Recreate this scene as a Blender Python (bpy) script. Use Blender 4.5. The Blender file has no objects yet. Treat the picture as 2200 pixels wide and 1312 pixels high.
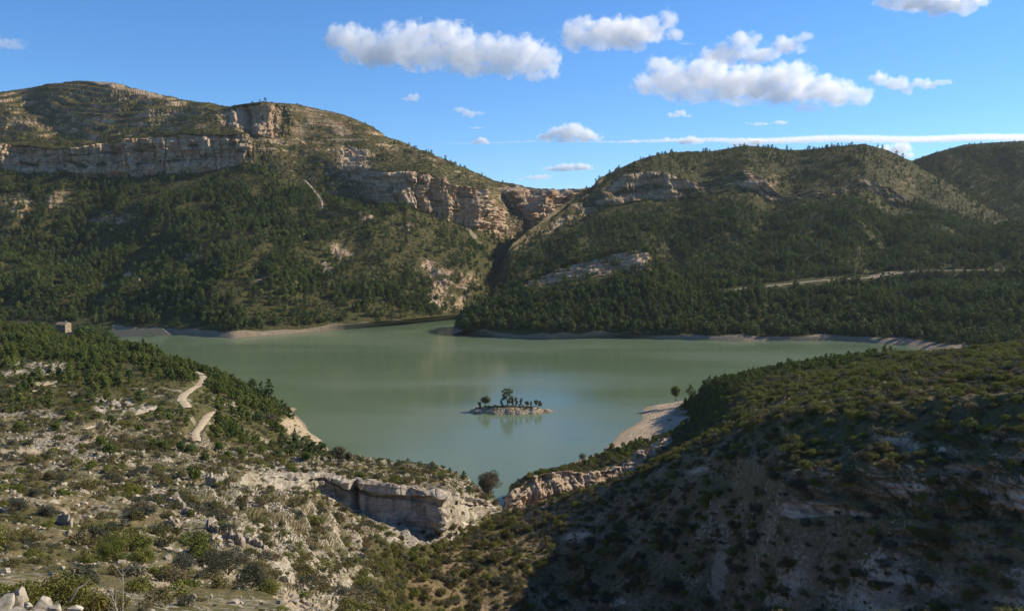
import bpy, bmesh, math, random
import numpy as np
from mathutils import Vector, Matrix

SC = bpy.context.scene
COL = SC.collection
rng = np.random.default_rng(7)
random.seed(7)

# ------------------------------------------------------------------ camera
F, CX, CY, HZ, H = 1830.0, 1100.0, 656.0, 520.0, 130.0      # focal length and horizon in photo pixels; eye height above the lake
TH = math.atan((CY - HZ) / F)
CT, ST = math.cos(TH), math.sin(TH)
cam_d = bpy.data.cameras.new('camera')
cam = bpy.data.objects.new('camera', cam_d)
COL.objects.link(cam)
cam.location = (0, 0, H)
cam.rotation_euler = (math.pi / 2 - TH, 0, 0)
cam_d.sensor_fit = 'HORIZONTAL'
cam_d.angle = 2 * math.atan(1100.0 / F)
cam_d.clip_start = 0.3
cam_d.clip_end = 60000
SC.camera = cam

# ------------------------------------------------------------------ sky, sun, exposure
SUN_AZ, SUN_EL = math.radians(70), math.radians(31)          # azimuth to the right of the view axis
world = bpy.data.worlds.new('World'); SC.world = world; world.use_nodes = True
wt = world.node_tree
sky = wt.nodes.new('ShaderNodeTexSky'); sky.sky_type = 'NISHITA'; sky.sun_disc = False
sky.sun_elevation = SUN_EL; sky.sun_rotation = SUN_AZ
sky.altitude = 500; sky.air_density = 1.0; sky.dust_density = 0.0; sky.ozone_density = 9.0
bg = wt.nodes['Background']; bg.inputs['Strength'].default_value = 0.118
hs_ = wt.nodes.new('ShaderNodeHueSaturation'); hs_.inputs['Saturation'].default_value = 1.06
wt.links.new(sky.outputs[0], hs_.inputs['Color']); wt.links.new(hs_.outputs[0], bg.inputs[0])
sun_d = bpy.data.lights.new('sun', 'SUN'); sun_d.energy = 5.0; sun_d.angle = math.radians(0.53); sun_d.color = (1.0, 0.895, 0.72)
sun = bpy.data.objects.new('sun', sun_d); COL.objects.link(sun)
SUNV = Vector((math.sin(SUN_AZ) * math.cos(SUN_EL), math.cos(SUN_AZ) * math.cos(SUN_EL), math.sin(SUN_EL)))
sun.rotation_euler = SUNV.to_track_quat('Z', 'Y').to_euler()
sun.location = SUNV * 3000
SC.view_settings.view_transform = 'Standard'; SC.view_settings.look = 'None'
SC.view_settings.exposure = 0.5; SC.view_settings.gamma = 1.0; SC.view_settings.use_curve_mapping = False
SC.render.engine = 'CYCLES'
SC.cycles.max_bounces = 28; SC.cycles.diffuse_bounces = 2; SC.cycles.glossy_bounces = 2
SC.cycles.transmission_bounces = 2; SC.cycles.volume_bounces = 24; SC.cycles.transparent_max_bounces = 12
SC.cycles.use_denoising = True
SC.cycles.sample_clamp_indirect = 8

# ------------------------------------------------------------------ helpers: pixels to places, noise, meshes
def P(px, py, D):
    a = (np.asarray(px, float) - CX) / F; b = -(np.asarray(py, float) - CY) / F
    t = D / (CT + b * ST)
    return t * a, D + 0 * t, H + t * (-ST + b * CT)
def proj(X, Y, Z):
    dz = Z - H
    f = Y * CT - dz * ST
    u = Y * ST + dz * CT
    f = np.where(np.abs(f) < 1e-6, 1e-6, f)
    return CX + F * X / f, CY - F * u / f
def D_of(py, z):                      # distance at which the ray through row py is at height z
    b = -(py - CY) / F
    s = (-ST + b * CT) / (CT + b * ST)
    return (z - H) / s
def py_of(D, z):
    return proj(0.0, D, z)[1]

def _h(ix, iy, iz, seed):
    h = (ix.astype(np.int64) * 374761393 + iy.astype(np.int64) * 668265263 + iz.astype(np.int64) * 1440662683 + seed * 974711) & 0xffffffff
    h = ((h ^ (h >> 13)) * 1274126177) & 0xffffffff
    h = ((h ^ (h >> 15)) * 2246822519) & 0xffffffff
    return ((h ^ (h >> 16)) & 0xffff).astype(np.float32) / 65535.0
def n2(x, y, seed=0):                 # gradient noise, -1..1
    x0 = np.floor(x); y0 = np.floor(y); fx = (x - x0).astype(np.float32); fy = (y - y0).astype(np.float32)
    ux = fx * fx * fx * (fx * (fx * 6 - 15) + 10); uy = fy * fy * fy * (fy * (fy * 6 - 15) + 10)
    zz = np.zeros(1, np.int64)
    def g(dx, dy):
        a = _h(x0 + dx, y0 + dy, zz, seed) * 6.2831853
        return np.cos(a) * (fx - dx) + np.sin(a) * (fy - dy)
    a = g(0, 0); b = g(1, 0); c = g(0, 1); d = g(1, 1)
    return (a + (b - a) * ux + (c + (d - c) * ux - a - (b - a) * ux) * uy) * 1.5
def n3(x, y, z, seed=0):              # value noise, -1..1
    x0 = np.floor(x); y0 = np.floor(y); z0 = np.floor(z)
    fx, fy, fz = [(q - r).astype(np.float32) for q, r in ((x, x0), (y, y0), (z, z0))]
    ux, uy, uz = [q * q * (3 - 2 * q) for q in (fx, fy, fz)]
    def v(a, b, c): return _h(x0 + a, y0 + b, z0 + c, seed)
    def l(a, b, t): return a + (b - a) * t
    r = l(l(l(v(0,0,0), v(1,0,0), ux), l(v(0,1,0), v(1,1,0), ux), uy), l(l(v(0,0,1), v(1,0,1), ux), l(v(0,1,1), v(1,1,1), ux), uy), uz)
    return r * 2 - 1
def fbm(x, y, o=4, seed=0, g=0.5):
    r = 0; a = 1.0; t = 0
    for k in range(o):
        r = r + a * n2(x * 2 ** k + 17.3 * k, y * 2 ** k - 9.1 * k, seed + k); t += a; a *= g
    return r / t
def ridged(x, y, o=4, seed=0, g=0.5):
    r = 0; a = 1.0; t = 0
    for k in range(o):
        r = r + a * (1 - 2 * np.abs(n2(x * 2 ** k + 7.7 * k, y * 2 ** k + 3.1 * k, seed + k))); t += a; a *= g
    return r / t
def sstep(a, b, x):
    t = np.clip((x - a) / (b - a), 0, 1); return t * t * (3 - 2 * t)

def mesh_np(name, verts, faces, mats=(), smooth=False, attrs=None, mat_idx=None):
    verts = np.asarray(verts, np.float32).reshape(-1, 3); faces = np.asarray(faces, np.int32)
    me = bpy.data.meshes.new(name)
    k = faces.shape[1]
    me.vertices.add(len(verts)); me.vertices.foreach_set('co', verts.ravel())
    me.loops.add(faces.size); me.loops.foreach_set('vertex_index', faces.ravel())
    me.polygons.add(len(faces))
    me.polygons.foreach_set('loop_start', np.arange(0, faces.size, k, dtype=np.int32))
    me.polygons.foreach_set('loop_total', np.full(len(faces), k, np.int32))
    me.polygons.foreach_set('use_smooth', np.full(len(faces), smooth))
    for m in mats: me.materials.append(m)
    if mat_idx is not None: me.polygons.foreach_set('material_index', np.asarray(mat_idx, np.int32))
    if attrs:
        for n, (ty, arr) in attrs.items():
            at = me.attributes.new(n, ty, 'POINT')
            key = {'FLOAT_COLOR': 'color', 'FLOAT': 'value', 'INT': 'value', 'FLOAT_VECTOR': 'vector'}[ty]
            at.data.foreach_set(key, np.asarray(arr).ravel())
    me.update(calc_edges=True)
    return me
def link(name, data, parent=None, loc=None, label=None, cat=None, group=None, kind=None):
    o = bpy.data.objects.new(name, data); COL.objects.link(o)
    if parent is not None: o.parent = parent
    if loc is not None: o.location = loc
    return tag(o, label, cat, group, kind)
def tag(o, label=None, cat=None, group=None, kind=None):
    if label: o['label'] = label
    if cat: o['category'] = cat
    if group: o['group'] = group
    if kind: o['kind'] = kind
    return o

# ------------------------------------------------------------------ materials
def new_mat(name):
    m = bpy.data.materials.new(name); m.use_nodes = True
    nt = m.node_tree
    return m, nt, nt.nodes, nt.links, nt.nodes['Principled BSDF']
def N(nt, t, **kw):
    n = nt.nodes.new(t)
    for k, v in kw.items():
        if k.startswith('i_'): n.inputs[int(k[2:]) if k[2:].isdigit() else k[2:].replace('_', ' ')].default_value = v
        else: setattr(n, k, v)
    return n
def mixc(nt, fac, a, b):
    n = nt.nodes.new('ShaderNodeMix'); n.data_type = 'RGBA'
    for sock, v in ((n.inputs[0], fac), (n.inputs[6], a), (n.inputs[7], b)):
        if isinstance(v, (int, float)): sock.default_value = v
        elif isinstance(v, (tuple, list)): sock.default_value = (*v, 1)
        else: nt.links.new(v, sock)
    return n.outputs[2]
def math_n(nt, op, a, b=None, clamp=False):
    n = nt.nodes.new('ShaderNodeMath'); n.operation = op; n.use_clamp = clamp
    for k, v in ((0, a), (1, b)):
        if v is None: continue
        if isinstance(v, (int, float)): n.inputs[k].default_value = v
        else: nt.links.new(v, n.inputs[k])
    return n.outputs[0]
def ramp(nt, fac, lo, hi):
    n = nt.nodes.new('ShaderNodeMapRange'); n.interpolation_type = 'SMOOTHSTEP'
    nt.links.new(fac, n.inputs[0]); n.inputs[1].default_value = lo; n.inputs[2].default_value = hi
    return n.outputs[0]
def noise_n(nt, vec, scale, detail=4, rough=0.55):
    n = nt.nodes.new('ShaderNodeTexNoise'); n.inputs['Scale'].default_value = scale
    n.inputs['Detail'].default_value = detail; n.inputs['Roughness'].default_value = rough
    nt.links.new(vec, n.inputs['Vector']); return n.outputs[0]

def ground_mat(name, green, dry, rock_a, rock_b, soil, fine=1.0, bump=0.5, bdist=0.4):
    """mask.r = bare rock, mask.g = bare soil, mask.b = denser green cover"""
    m, nt, nodes, links, bsdf = new_mat(name)
    tc = N(nt, 'ShaderNodeTexCoord').outputs['Object']
    at = N(nt, 'ShaderNodeAttribute', attribute_name='mask')
    sep = N(nt, 'ShaderNodeSeparateColor'); links.new(at.outputs['Color'], sep.inputs[0])
    na = noise_n(nt, tc, 0.018, 5); nb = noise_n(nt, tc, 0.11 * fine, 6, 0.65); nc = noise_n(nt, tc, 0.7 * fine, 5, 0.7)
    g1 = math_n(nt, 'ADD', math_n(nt, 'MULTIPLY', sep.outputs[2], 0.7), math_n(nt, 'SUBTRACT', nb, 0.5))
    scrub = mixc(nt, ramp(nt, g1, -0.12, 0.35), dry, green)
    scrub = mixc(nt, math_n(nt, 'MULTIPLY', ramp(nt, nc, 0.40, 0.62), 0.75), scrub, tuple(c * 0.55 for c in green))
    rock = mixc(nt, ramp(nt, na, 0.35, 0.65), rock_a, rock_b)
    rock = mixc(nt, ramp(nt, nb, 0.42, 0.62), rock, tuple(c * 1.25 for c in rock_a))
    ms = N(nt, 'ShaderNodeMapping'); links.new(tc, ms.inputs[0]); ms.inputs['Scale'].default_value = (.05, .05, 1.0)
    st = noise_n(nt, ms.outputs[0], 0.55 * fine, 5, 0.7)
    mv = N(nt, 'ShaderNodeMapping'); links.new(tc, mv.inputs[0]); mv.inputs['Scale'].default_value = (1.0, 1.0, .07)
    vt = noise_n(nt, mv.outputs[0], 0.30 * fine, 5, 0.7)
    rock = mixc(nt, math_n(nt, 'MULTIPLY', ramp(nt, st, 0.48, 0.62), 0.55), rock, tuple(c * 0.5 for c in rock_b))
    rock = mixc(nt, math_n(nt, 'MULTIPLY', ramp(nt, vt, 0.50, 0.66), 0.60), rock, tuple(c * 0.36 for c in rock_a))
    rock = mixc(nt, math_n(nt, 'MULTIPLY', ramp(nt, nc, 0.5, 0.72), 0.6), rock, tuple(c * 0.42 for c in rock_b))
    so = mixc(nt, ramp(nt, nb, 0.3, 0.7), soil, tuple(c * 0.78 for c in soil))
    so = mixc(nt, math_n(nt, 'MULTIPLY', ramp(nt, nc, 0.5, 0.75), 0.4), so, tuple(c * 0.6 for c in soil))
    md_ = N(nt, 'ShaderNodeMapping'); links.new(tc, md_.inputs[0]); md_.inputs['Scale'].default_value = (.04, .04, 1.6)
    dl = noise_n(nt, md_.outputs[0], 1.0, 3, 0.6)                                       # drawdown lines left by the falling lake
    so = mixc(nt, math_n(nt, 'MULTIPLY', ramp(nt, dl, 0.46, 0.60), 0.5), so, tuple(c * 0.55 for c in soil))
    sz = N(nt, 'ShaderNodeSeparateXYZ'); links.new(tc, sz.inputs[0])
    so = mixc(nt, math_n(nt, 'MULTIPLY', math_n(nt, 'SUBTRACT', 1.0, ramp(nt, math_n(nt, 'ADD', sz.outputs[2], math_n(nt, 'MULTIPLY', nb, .8)), 0.5, 1.5)), 0.55), so, tuple(c * 0.42 for c in soil))   # wet rim
    fr = ramp(nt, math_n(nt, 'ADD', sep.outputs[0], math_n(nt, 'MULTIPLY', math_n(nt, 'SUBTRACT', nc, 0.5), 1.5)), 0.35, 0.62)
    fs = ramp(nt, math_n(nt, 'ADD', sep.outputs[1], math_n(nt, 'MULTIPLY', math_n(nt, 'SUBTRACT', nb, 0.5), 0.9)), 0.4, 0.6)
    c = mixc(nt, fr, scrub, rock); c = mixc(nt, fs, c, so)
    links.new(c, bsdf.inputs['Base Color'])
    bsdf.inputs['Roughness'].default_value = 0.95; bsdf.inputs['Specular IOR Level'].default_value = 0.1
    bp = N(nt, 'ShaderNodeBump'); bp.inputs['Strength'].default_value = bump; bp.inputs['Distance'].default_value = bdist
    links.new(math_n(nt, 'ADD', math_n(nt, 'ADD', nc, math_n(nt, 'MULTIPLY', nb, 2.0)), math_n(nt, 'ADD', st, vt)), bp.inputs['Height']); links.new(bp.outputs[0], bsdf.inputs['Normal'])
    return m
GREEN = (0.080, 0.074, 0.026); DRY = (0.20, 0.150, 0.070)
M_FAR = ground_mat('scrub hillside', GREEN, (0.20, 0.15, 0.07), (0.42, 0.32, 0.21), (0.38, 0.225, 0.12), (0.30, 0.235, 0.155), 0.6, 0.8, 2.0)
M_NEAR = ground_mat('stony slope', GREEN, DRY, (0.385, 0.335, 0.255), (0.29, 0.24, 0.172), (0.40, 0.315, 0.20), 2.4, 0.6, 0.3)
M_NEARR = ground_mat('scrubby slope', (0.12, 0.098, 0.042), (0.27, 0.185, 0.11), (0.44, 0.335, 0.235), (0.34, 0.24, 0.155), (0.36, 0.27, 0.18), 1.6, 0.6, 0.4)
M_BEACH = ground_mat('dried lake mud', GREEN, DRY, (0.42, 0.35, 0.26), (0.40, 0.31, 0.21), (0.47, 0.355, 0.23), 1.5, 0.5, 0.25)

def simple_mat(name, col, col2=None, scale=1.0, rough=0.9, bump=0.0, rnd=0.0):
    m, nt, nodes, links, bsdf = new_mat(name)
    tc = N(nt, 'ShaderNodeTexCoord').outputs['Object']
    nn = noise_n(nt, tc, scale, 6, 0.65)
    c = mixc(nt, ramp(nt, nn, 0.35, 0.65), col, col2 or tuple(q * 0.6 for q in col))
    if rnd:
        oi = N(nt, 'ShaderNodeObjectInfo').outputs['Random']
        hs = N(nt, 'ShaderNodeHueSaturation'); links.new(c, hs.inputs['Color'])
        links.new(math_n(nt, 'ADD', math_n(nt, 'MULTIPLY', oi, rnd), 1 - rnd / 2), hs.inputs['Value']); c = hs.outputs[0]
    links.new(c, bsdf.inputs['Base Color'])
    bsdf.inputs['Roughness'].default_value = rough; bsdf.inputs['Specular IOR Level'].default_value = 0.15
    if bump:
        bp = N(nt, 'ShaderNodeBump'); bp.inputs['Strength'].default_value = bump; bp.inputs['Distance'].default_value = 0.05 / scale
        links.new(nn, bp.inputs['Height']); links.new(bp.outputs[0], bsdf.inputs['Normal'])
    return m
def leaf_mat(name, a, b, dry=None, trans=0.25):
    m, nt, nodes, links, bsdf = new_mat(name)
    oi = N(nt, 'ShaderNodeObjectInfo').outputs['Random']
    tc = N(nt, 'ShaderNodeTexCoord').outputs['Object']
    nn = noise_n(nt, tc, 1.3, 2)
    f = math_n(nt, 'ADD', math_n(nt, 'MULTIPLY', oi, 0.8), math_n(nt, 'MULTIPLY', math_n(nt, 'SUBTRACT', nn, 0.4), 0.8), True)
    c = mixc(nt, f, a, b)
    if dry:
        w = N(nt, 'ShaderNodeTexWhiteNoise', noise_dimensions='1D'); links.new(oi, w.inputs['W'])
        c = mixc(nt, math_n(nt, 'GREATER_THAN', w.outputs[0], 0.8), c, dry)
    links.new(c, bsdf.inputs['Base Color']); bsdf.inputs['Roughness'].default_value = 0.7; bsdf.inputs['Specular IOR Level'].default_value = 0.2
    tr = N(nt, 'ShaderNodeBsdfTranslucent'); links.new(c, tr.inputs[0])
    mx = N(nt, 'ShaderNodeMixShader'); mx.inputs[0].default_value = trans
    links.new(bsdf.outputs[0], mx.inputs[1]); links.new(tr.outputs[0], mx.inputs[2])
    links.new(mx.outputs[0], nodes['Material Output'].inputs[0])
    return m
M_PINE = leaf_mat('pine needles', (0.092, 0.125, 0.024), (0.165, 0.185, 0.038), None)
M_PINE_DK = leaf_mat('dark pine needles', (0.060, 0.096, 0.026), (0.105, 0.138, 0.036), None)
M_SHRUB = leaf_mat('scrub leaves', (0.100, 0.094, 0.028), (0.160, 0.130, 0.046), (0.17, 0.135, 0.068))
M_SHRUB_G = leaf_mat('green scrub leaves', (0.110, 0.126, 0.022), (0.185, 0.182, 0.036), None)
M_SHRUB_Y = leaf_mat('yellow green leaves', (0.12, 0.12, 0.02), (0.17, 0.14, 0.03), None)
M_SHRUB_GR = leaf_mat('grey green leaves', (0.070, 0.074, 0.042), (0.10, 0.10, 0.065), None)
M_EUC = leaf_mat('eucalyptus leaves', (0.13, 0.155, 0.078), (0.19, 0.205, 0.11), None)
M_GREYTREE = leaf_mat('grey brown leaves', (0.12, 0.112, 0.062), (0.155, 0.132, 0.082), None)
M_BARK = simple_mat('bark', (0.13, 0.095, 0.065), (0.07, 0.05, 0.035), 6)
M_BARKP = simple_mat('pale bark', (0.34, 0.29, 0.22), (0.20, 0.16, 0.12), 5)
M_DEAD = simple_mat('dead wood', (0.36, 0.32, 0.26), (0.20, 0.17, 0.13), 7)
M_TWIG = simple_mat('dry twigs', (0.16, 0.12, 0.08), (0.09, 0.07, 0.045), 5)
M_STONE = simple_mat('limestone', (0.40, 0.345, 0.25), (0.25, 0.20, 0.14), 2.2, 0.95, 0.7, 0.35)
M_BOULDER = simple_mat('weathered boulder', (0.47, 0.415, 0.32), (0.20, 0.165, 0.12), 9, 0.95, 0.9, 0.3)
M_STONEG = simple_mat('grey limestone', (0.36, 0.305, 0.23), (0.23, 0.185, 0.135), 0.55, 0.95, 0.8, 0.25)
M_TRACK = simple_mat('pale dirt', (0.56, 0.45, 0.29), (0.42, 0.32, 0.20), 0.35, 0.95, 0.4)
M_ROAD = simple_mat('pale road', (0.40, 0.33, 0.24), (0.30, 0.24, 0.17), 0.2, 0.95)
M_WALL = simple_mat('old masonry', (0.36, 0.29, 0.20), (0.25, 0.20, 0.135), 0.6, 0.95)
M_ROOF = simple_mat('clay tiles', (0.34, 0.25, 0.16), (0.25, 0.18, 0.12), 0.9, 0.9)
M_DARK = simple_mat('dark opening', (0.03, 0.027, 0.024), None, 1)

# ------------------------------------------------------------------ terrain patches: rows of contour lines lofted outwards
PATCH = {}
def layer(pts, kind, rows, sm=14):
    """pts: (px, a, b) with kind 'yD' (row, distance), 'yz' (row, height), 'Dz' (distance, height); rows to the next layer"""
    return (np.array(pts, float), kind, rows, sm)
def smooth1(a, k):
    if k < 2: return a
    p = np.pad(a, k, mode='edge'); w = np.hanning(2 * k + 3)[1:-1]; w /= w.sum()
    return np.convolve(p, w, 'valid')
def build_patch(name, u0, u1, layers, step=2.2, vs=3):
    u = np.arange(max(u0, -40), min(u1, 2240) + .1, step)
    if u0 < -40: u = np.concatenate([-40 - np.cumsum(np.linspace(6, 60, int((-40 - u0) / 33)))[::-1], u])
    if u1 > 2240: u = np.concatenate([u, 2240 + np.cumsum(np.linspace(6, 60, int((u1 - 2240) / 33)))])
    Ys, Zs = [], []
    for pts, kind, rows, sm in layers:
        a = np.interp(u, pts[:, 0], pts[:, 1]); b = np.interp(u, pts[:, 0], pts[:, 2])
        k = int(sm / step)
        a = smooth1(a, k); b = smooth1(b, k)
        if kind == 'yD': D = b; Z = P(CX, a, D)[2]
        elif kind == 'yz': Z = b; D = D_of(a, b)
        else: D = a; Z = b
        Ys.append(D); Zs.append(Z)
    rows_Y, rows_Z, V = [], [], []
    for k in range(len(layers) - 1):
        n = layers[k][2]
        for r in range(n):
            s = r / n
            rows_Y.append(Ys[k] + (Ys[k + 1] - Ys[k]) * s); rows_Z.append(Zs[k] + (Zs[k + 1] - Zs[k]) * s); V.append(k + s)
    rows_Y.append(Ys[-1]); rows_Z.append(Zs[-1]); V.append(len(layers) - 1)
    Y = np.array(rows_Y); Z = np.array(rows_Z); V = np.array(V)
    for _ in range(vs):                                           # round the creases between lofted lines a little
        Y[1:-1] = (Y[:-2] + 2 * Y[1:-1] + Y[2:]) / 4; Z[1:-1] = (Z[:-2] + 2 * Z[1:-1] + Z[2:]) / 4
    b = -(proj(0, Y, Z)[1] - CY) / F
    X = Y / (CT + b * ST) * ((u - CX) / F)[None, :]
    p = dict(name=name, u=u, V=V[:, None] + 0 * X, X=X, Y=Y, Z=Z, U=u[None, :] + 0 * X)
    PATCH[name] = p
    return p
def normals(p):
    A = np.stack([np.gradient(p[c], axis=1) for c in 'XYZ'], -1); B = np.stack([np.gradient(p[c], axis=0) for c in 'XYZ'], -1)
    n = np.cross(A, B); n /= np.linalg.norm(n, axis=-1, keepdims=True) + 1e-9
    n[n[..., 2] < 0] *= -1
    return n
def push(p, n, amt):
    p['X'] = p['X'] + n[..., 0] * amt; p['Y'] = p['Y'] + n[..., 1] * amt; p['Z'] = p['Z'] + n[..., 2] * amt
def cliffy(p, w, size, amp, seed, dip=0.0):
    """blocky fractured relief pushed out of the face, only where w > 0"""
    X, Y, Z = p['X'], p['Y'], p['Z'] - dip * p['X']
    s = X + 0.45 * Y; wv = n2(X / size / 3, Z / size / 2, seed) * 0.6
    col = n3(s / size + wv, Z / (size * 3.2), s * 0, seed + 1)
    col = np.round(col * 2.2) / 2.2 * 0.7 + col * 0.3
    bed = n3(s / (size * 5), Z / (size * 0.42) + wv, s * 0, seed + 2)
    bed = np.round(bed * 2) / 2 * 0.6 + bed * 0.4
    blk = n3(s / (size * 0.45), Z / (size * 0.35), Y / size, seed + 3)
    crack = sstep(0.82, 1.0, 1 - np.abs(n2(s / (size * 0.9), Z / (size * 5), seed + 4)) * 2.2)
    d = col * 0.75 + bed * 0.5 + blk * 0.34 - crack * 0.28
    n = p['n0'].copy(); n[..., 2] *= 0.15; n /= np.linalg.norm(n, axis=-1, keepdims=True) + 1e-9
    push(p, n, d * amp * w)
def terrace(Z, period, sharp, ph):
    t = Z / period + ph; f = t - np.floor(t)
    return (np.floor(t) + sstep(0.5 - sharp, 0.5 + sharp, f) - t) * period
def finish(p, mat, mask, kind='structure', label=None):
    p['mask'] = mask
    nr, nc = p['X'].shape
    idx = np.arange(nr * nc).reshape(nr, nc)
    f = np.stack([idx[:-1, :-1], idx[:-1, 1:], idx[1:, 1:], idx[1:, :-1]], -1).reshape(-1, 4)
    v = np.stack([p['X'], p['Y'], p['Z']], -1).reshape(-1, 3)
    m4 = np.concatenate([mask.reshape(-1, 3), np.ones((nr * nc, 1))], 1).astype(np.float32)
    me = mesh_np(p['name'], v, f, [mat], False, {'mask': ('FLOAT_COLOR', m4)})
    o = link(p['name'], me, kind=kind, label=label)
    return o
def band(p, k0, k1, soft=0.15):        # 1 between layers k0 and k1
    return sstep(k0 - soft, k0 + soft, p['V']) * (1 - sstep(k1 - soft, k1 + soft, p['V']))
def blob(p, px, py, rx, ry, rot=0):    # soft spot at a place on the patch, found by its place in the photograph
    a, b = p['pp']; c, s = math.cos(math.radians(rot)), math.sin(math.radians(rot))
    dx, dy = a - px, b - py
    e = np.sqrt(((dx * c + dy * s) / rx) ** 2 + ((-dx * s + dy * c) / ry) ** 2)
    return np.clip(1.25 - e + .55 * fbm(a / 22, b / 11, 3, 777), 0, 1) * (e < 2.2)
def start(p):
    p['n0'] = normals(p); p['pp'] = proj(p['X'], p['Y'], p['Z'])
def on_patch(name, px, py):
    """the nearest point of a patch seen along a pixel"""
    p = PATCH[name]
    if 'qy' not in p:
        p['qx'], p['qy'] = proj(p['X'], p['Y'], p['Z'])
    j = int(np.clip(np.searchsorted(p['u'], px), 1, len(p['u']) - 1))
    col = p['qy'][:, j]; ok = p['Y'][:, j] > 0.8
    s = (col[:-1] - py) * (col[1:] - py); c = np.nonzero((s <= 0) & ok[:-1])[0]
    i = c[0] if len(c) else int(np.argmin(np.abs(col - py) + (~ok) * 1e6))
    i2 = min(i + 1, len(col) - 1); d = col[i2] - col[i]; t = 0 if abs(d) < 1e-6 else np.clip((py - col[i]) / d, 0, 1)
    q = [p[c_][i, j] + (p[c_][i2, j] - p[c_][i, j]) * t for c_ in 'XYZ']
    return Vector([float(v) for v in q])
def carve(p, pts3, w, soft, lower=0.25, wide=.1):
    """ease the ground to the level of a track"""
    pts3 = np.array(pts3); X, Y = p['X'], p['Y']
    box = (X > pts3[:, 0].min() - 40) & (X < pts3[:, 0].max() + 40) & (Y > pts3[:, 1].min() - 40) & (Y < pts3[:, 1].max() + 40)
    ii = np.nonzero(box.ravel())[0]
    if not len(ii): return
    d = np.full(len(ii), 1e9); z = np.zeros(len(ii)); x = X.ravel()[ii]; y = Y.ravel()[ii]
    for a, b in zip(pts3[:-1], pts3[1:]):
        ab = b[:2] - a[:2]; t = np.clip(((x - a[0]) * ab[0] + (y - a[1]) * ab[1]) / (ab @ ab + 1e-9), 0, 1)
        dd = np.hypot(x - a[0] - t * ab[0], y - a[1] - t * ab[1]); m = dd < d
        d[m] = dd[m]; z[m] = (a[2] + t * (b[2] - a[2]))[m]
    k = 1 - sstep(w, w + soft, d)
    Zf = p['Z'].ravel().copy(); Zf[ii] += (z - lower - Zf[ii]) * k; p['Z'] = Zf.reshape(X.shape)
    near = np.zeros(X.size); near[ii] = k; near[ii] = np.maximum(k, 1 - sstep(w + wide * .4, w + wide, d)); p['track'] = np.maximum(p.get('track', 0), near.reshape(X.shape))
    p.pop('qy', None)
def dense(pts, n=10):
    out = []
    for (a, b), (c, d) in zip(pts[:-1], pts[1:]):
        for k in range(n): out.append((a + (c - a) * k / n, b + (d - b) * k / n))
    return out + [pts[-1]]
def track_line(patch, pix):
    q = np.array([on_patch(patch, *c) for c in dense(pix)])
    for _ in range(6): q[1:-1] = (q[:-2] + 2 * q[1:-1] + q[2:]) / 4
    return q
def strip_mesh(name, q, w, lift, mat, jag=0.15):
    t = np.gradient(q, axis=0); t[:, 2] = 0; t /= np.linalg.norm(t, axis=1, keepdims=True) + 1e-9
    s = np.stack([t[:, 1], -t[:, 0], t[:, 2] * 0], 1)
    r = np.random.default_rng(3); n = len(q); V = []
    wv = np.atleast_1d(w) * np.ones(n)
    for k, f in enumerate((-1, -.45, 0, .45, 1)):
        e = q + s * (f * wv * (1 + jag * r.normal(size=n) * abs(f)))[:, None]
        e[:, 2] += lift * (1 - .8 * (abs(f) == 1)) - (.04 if abs(f) == .45 else 0)
        V.append(e)
    V = np.stack(V, 1).reshape(-1, 3); i = np.arange(n * 5).reshape(n, 5)
    f = np.stack([i[:-1, :-1], i[:-1, 1:], i[1:, 1:], i[1:, :-1]], -1).reshape(-1, 4)
    return mesh_np(name, V, f, [mat], True)

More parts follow.
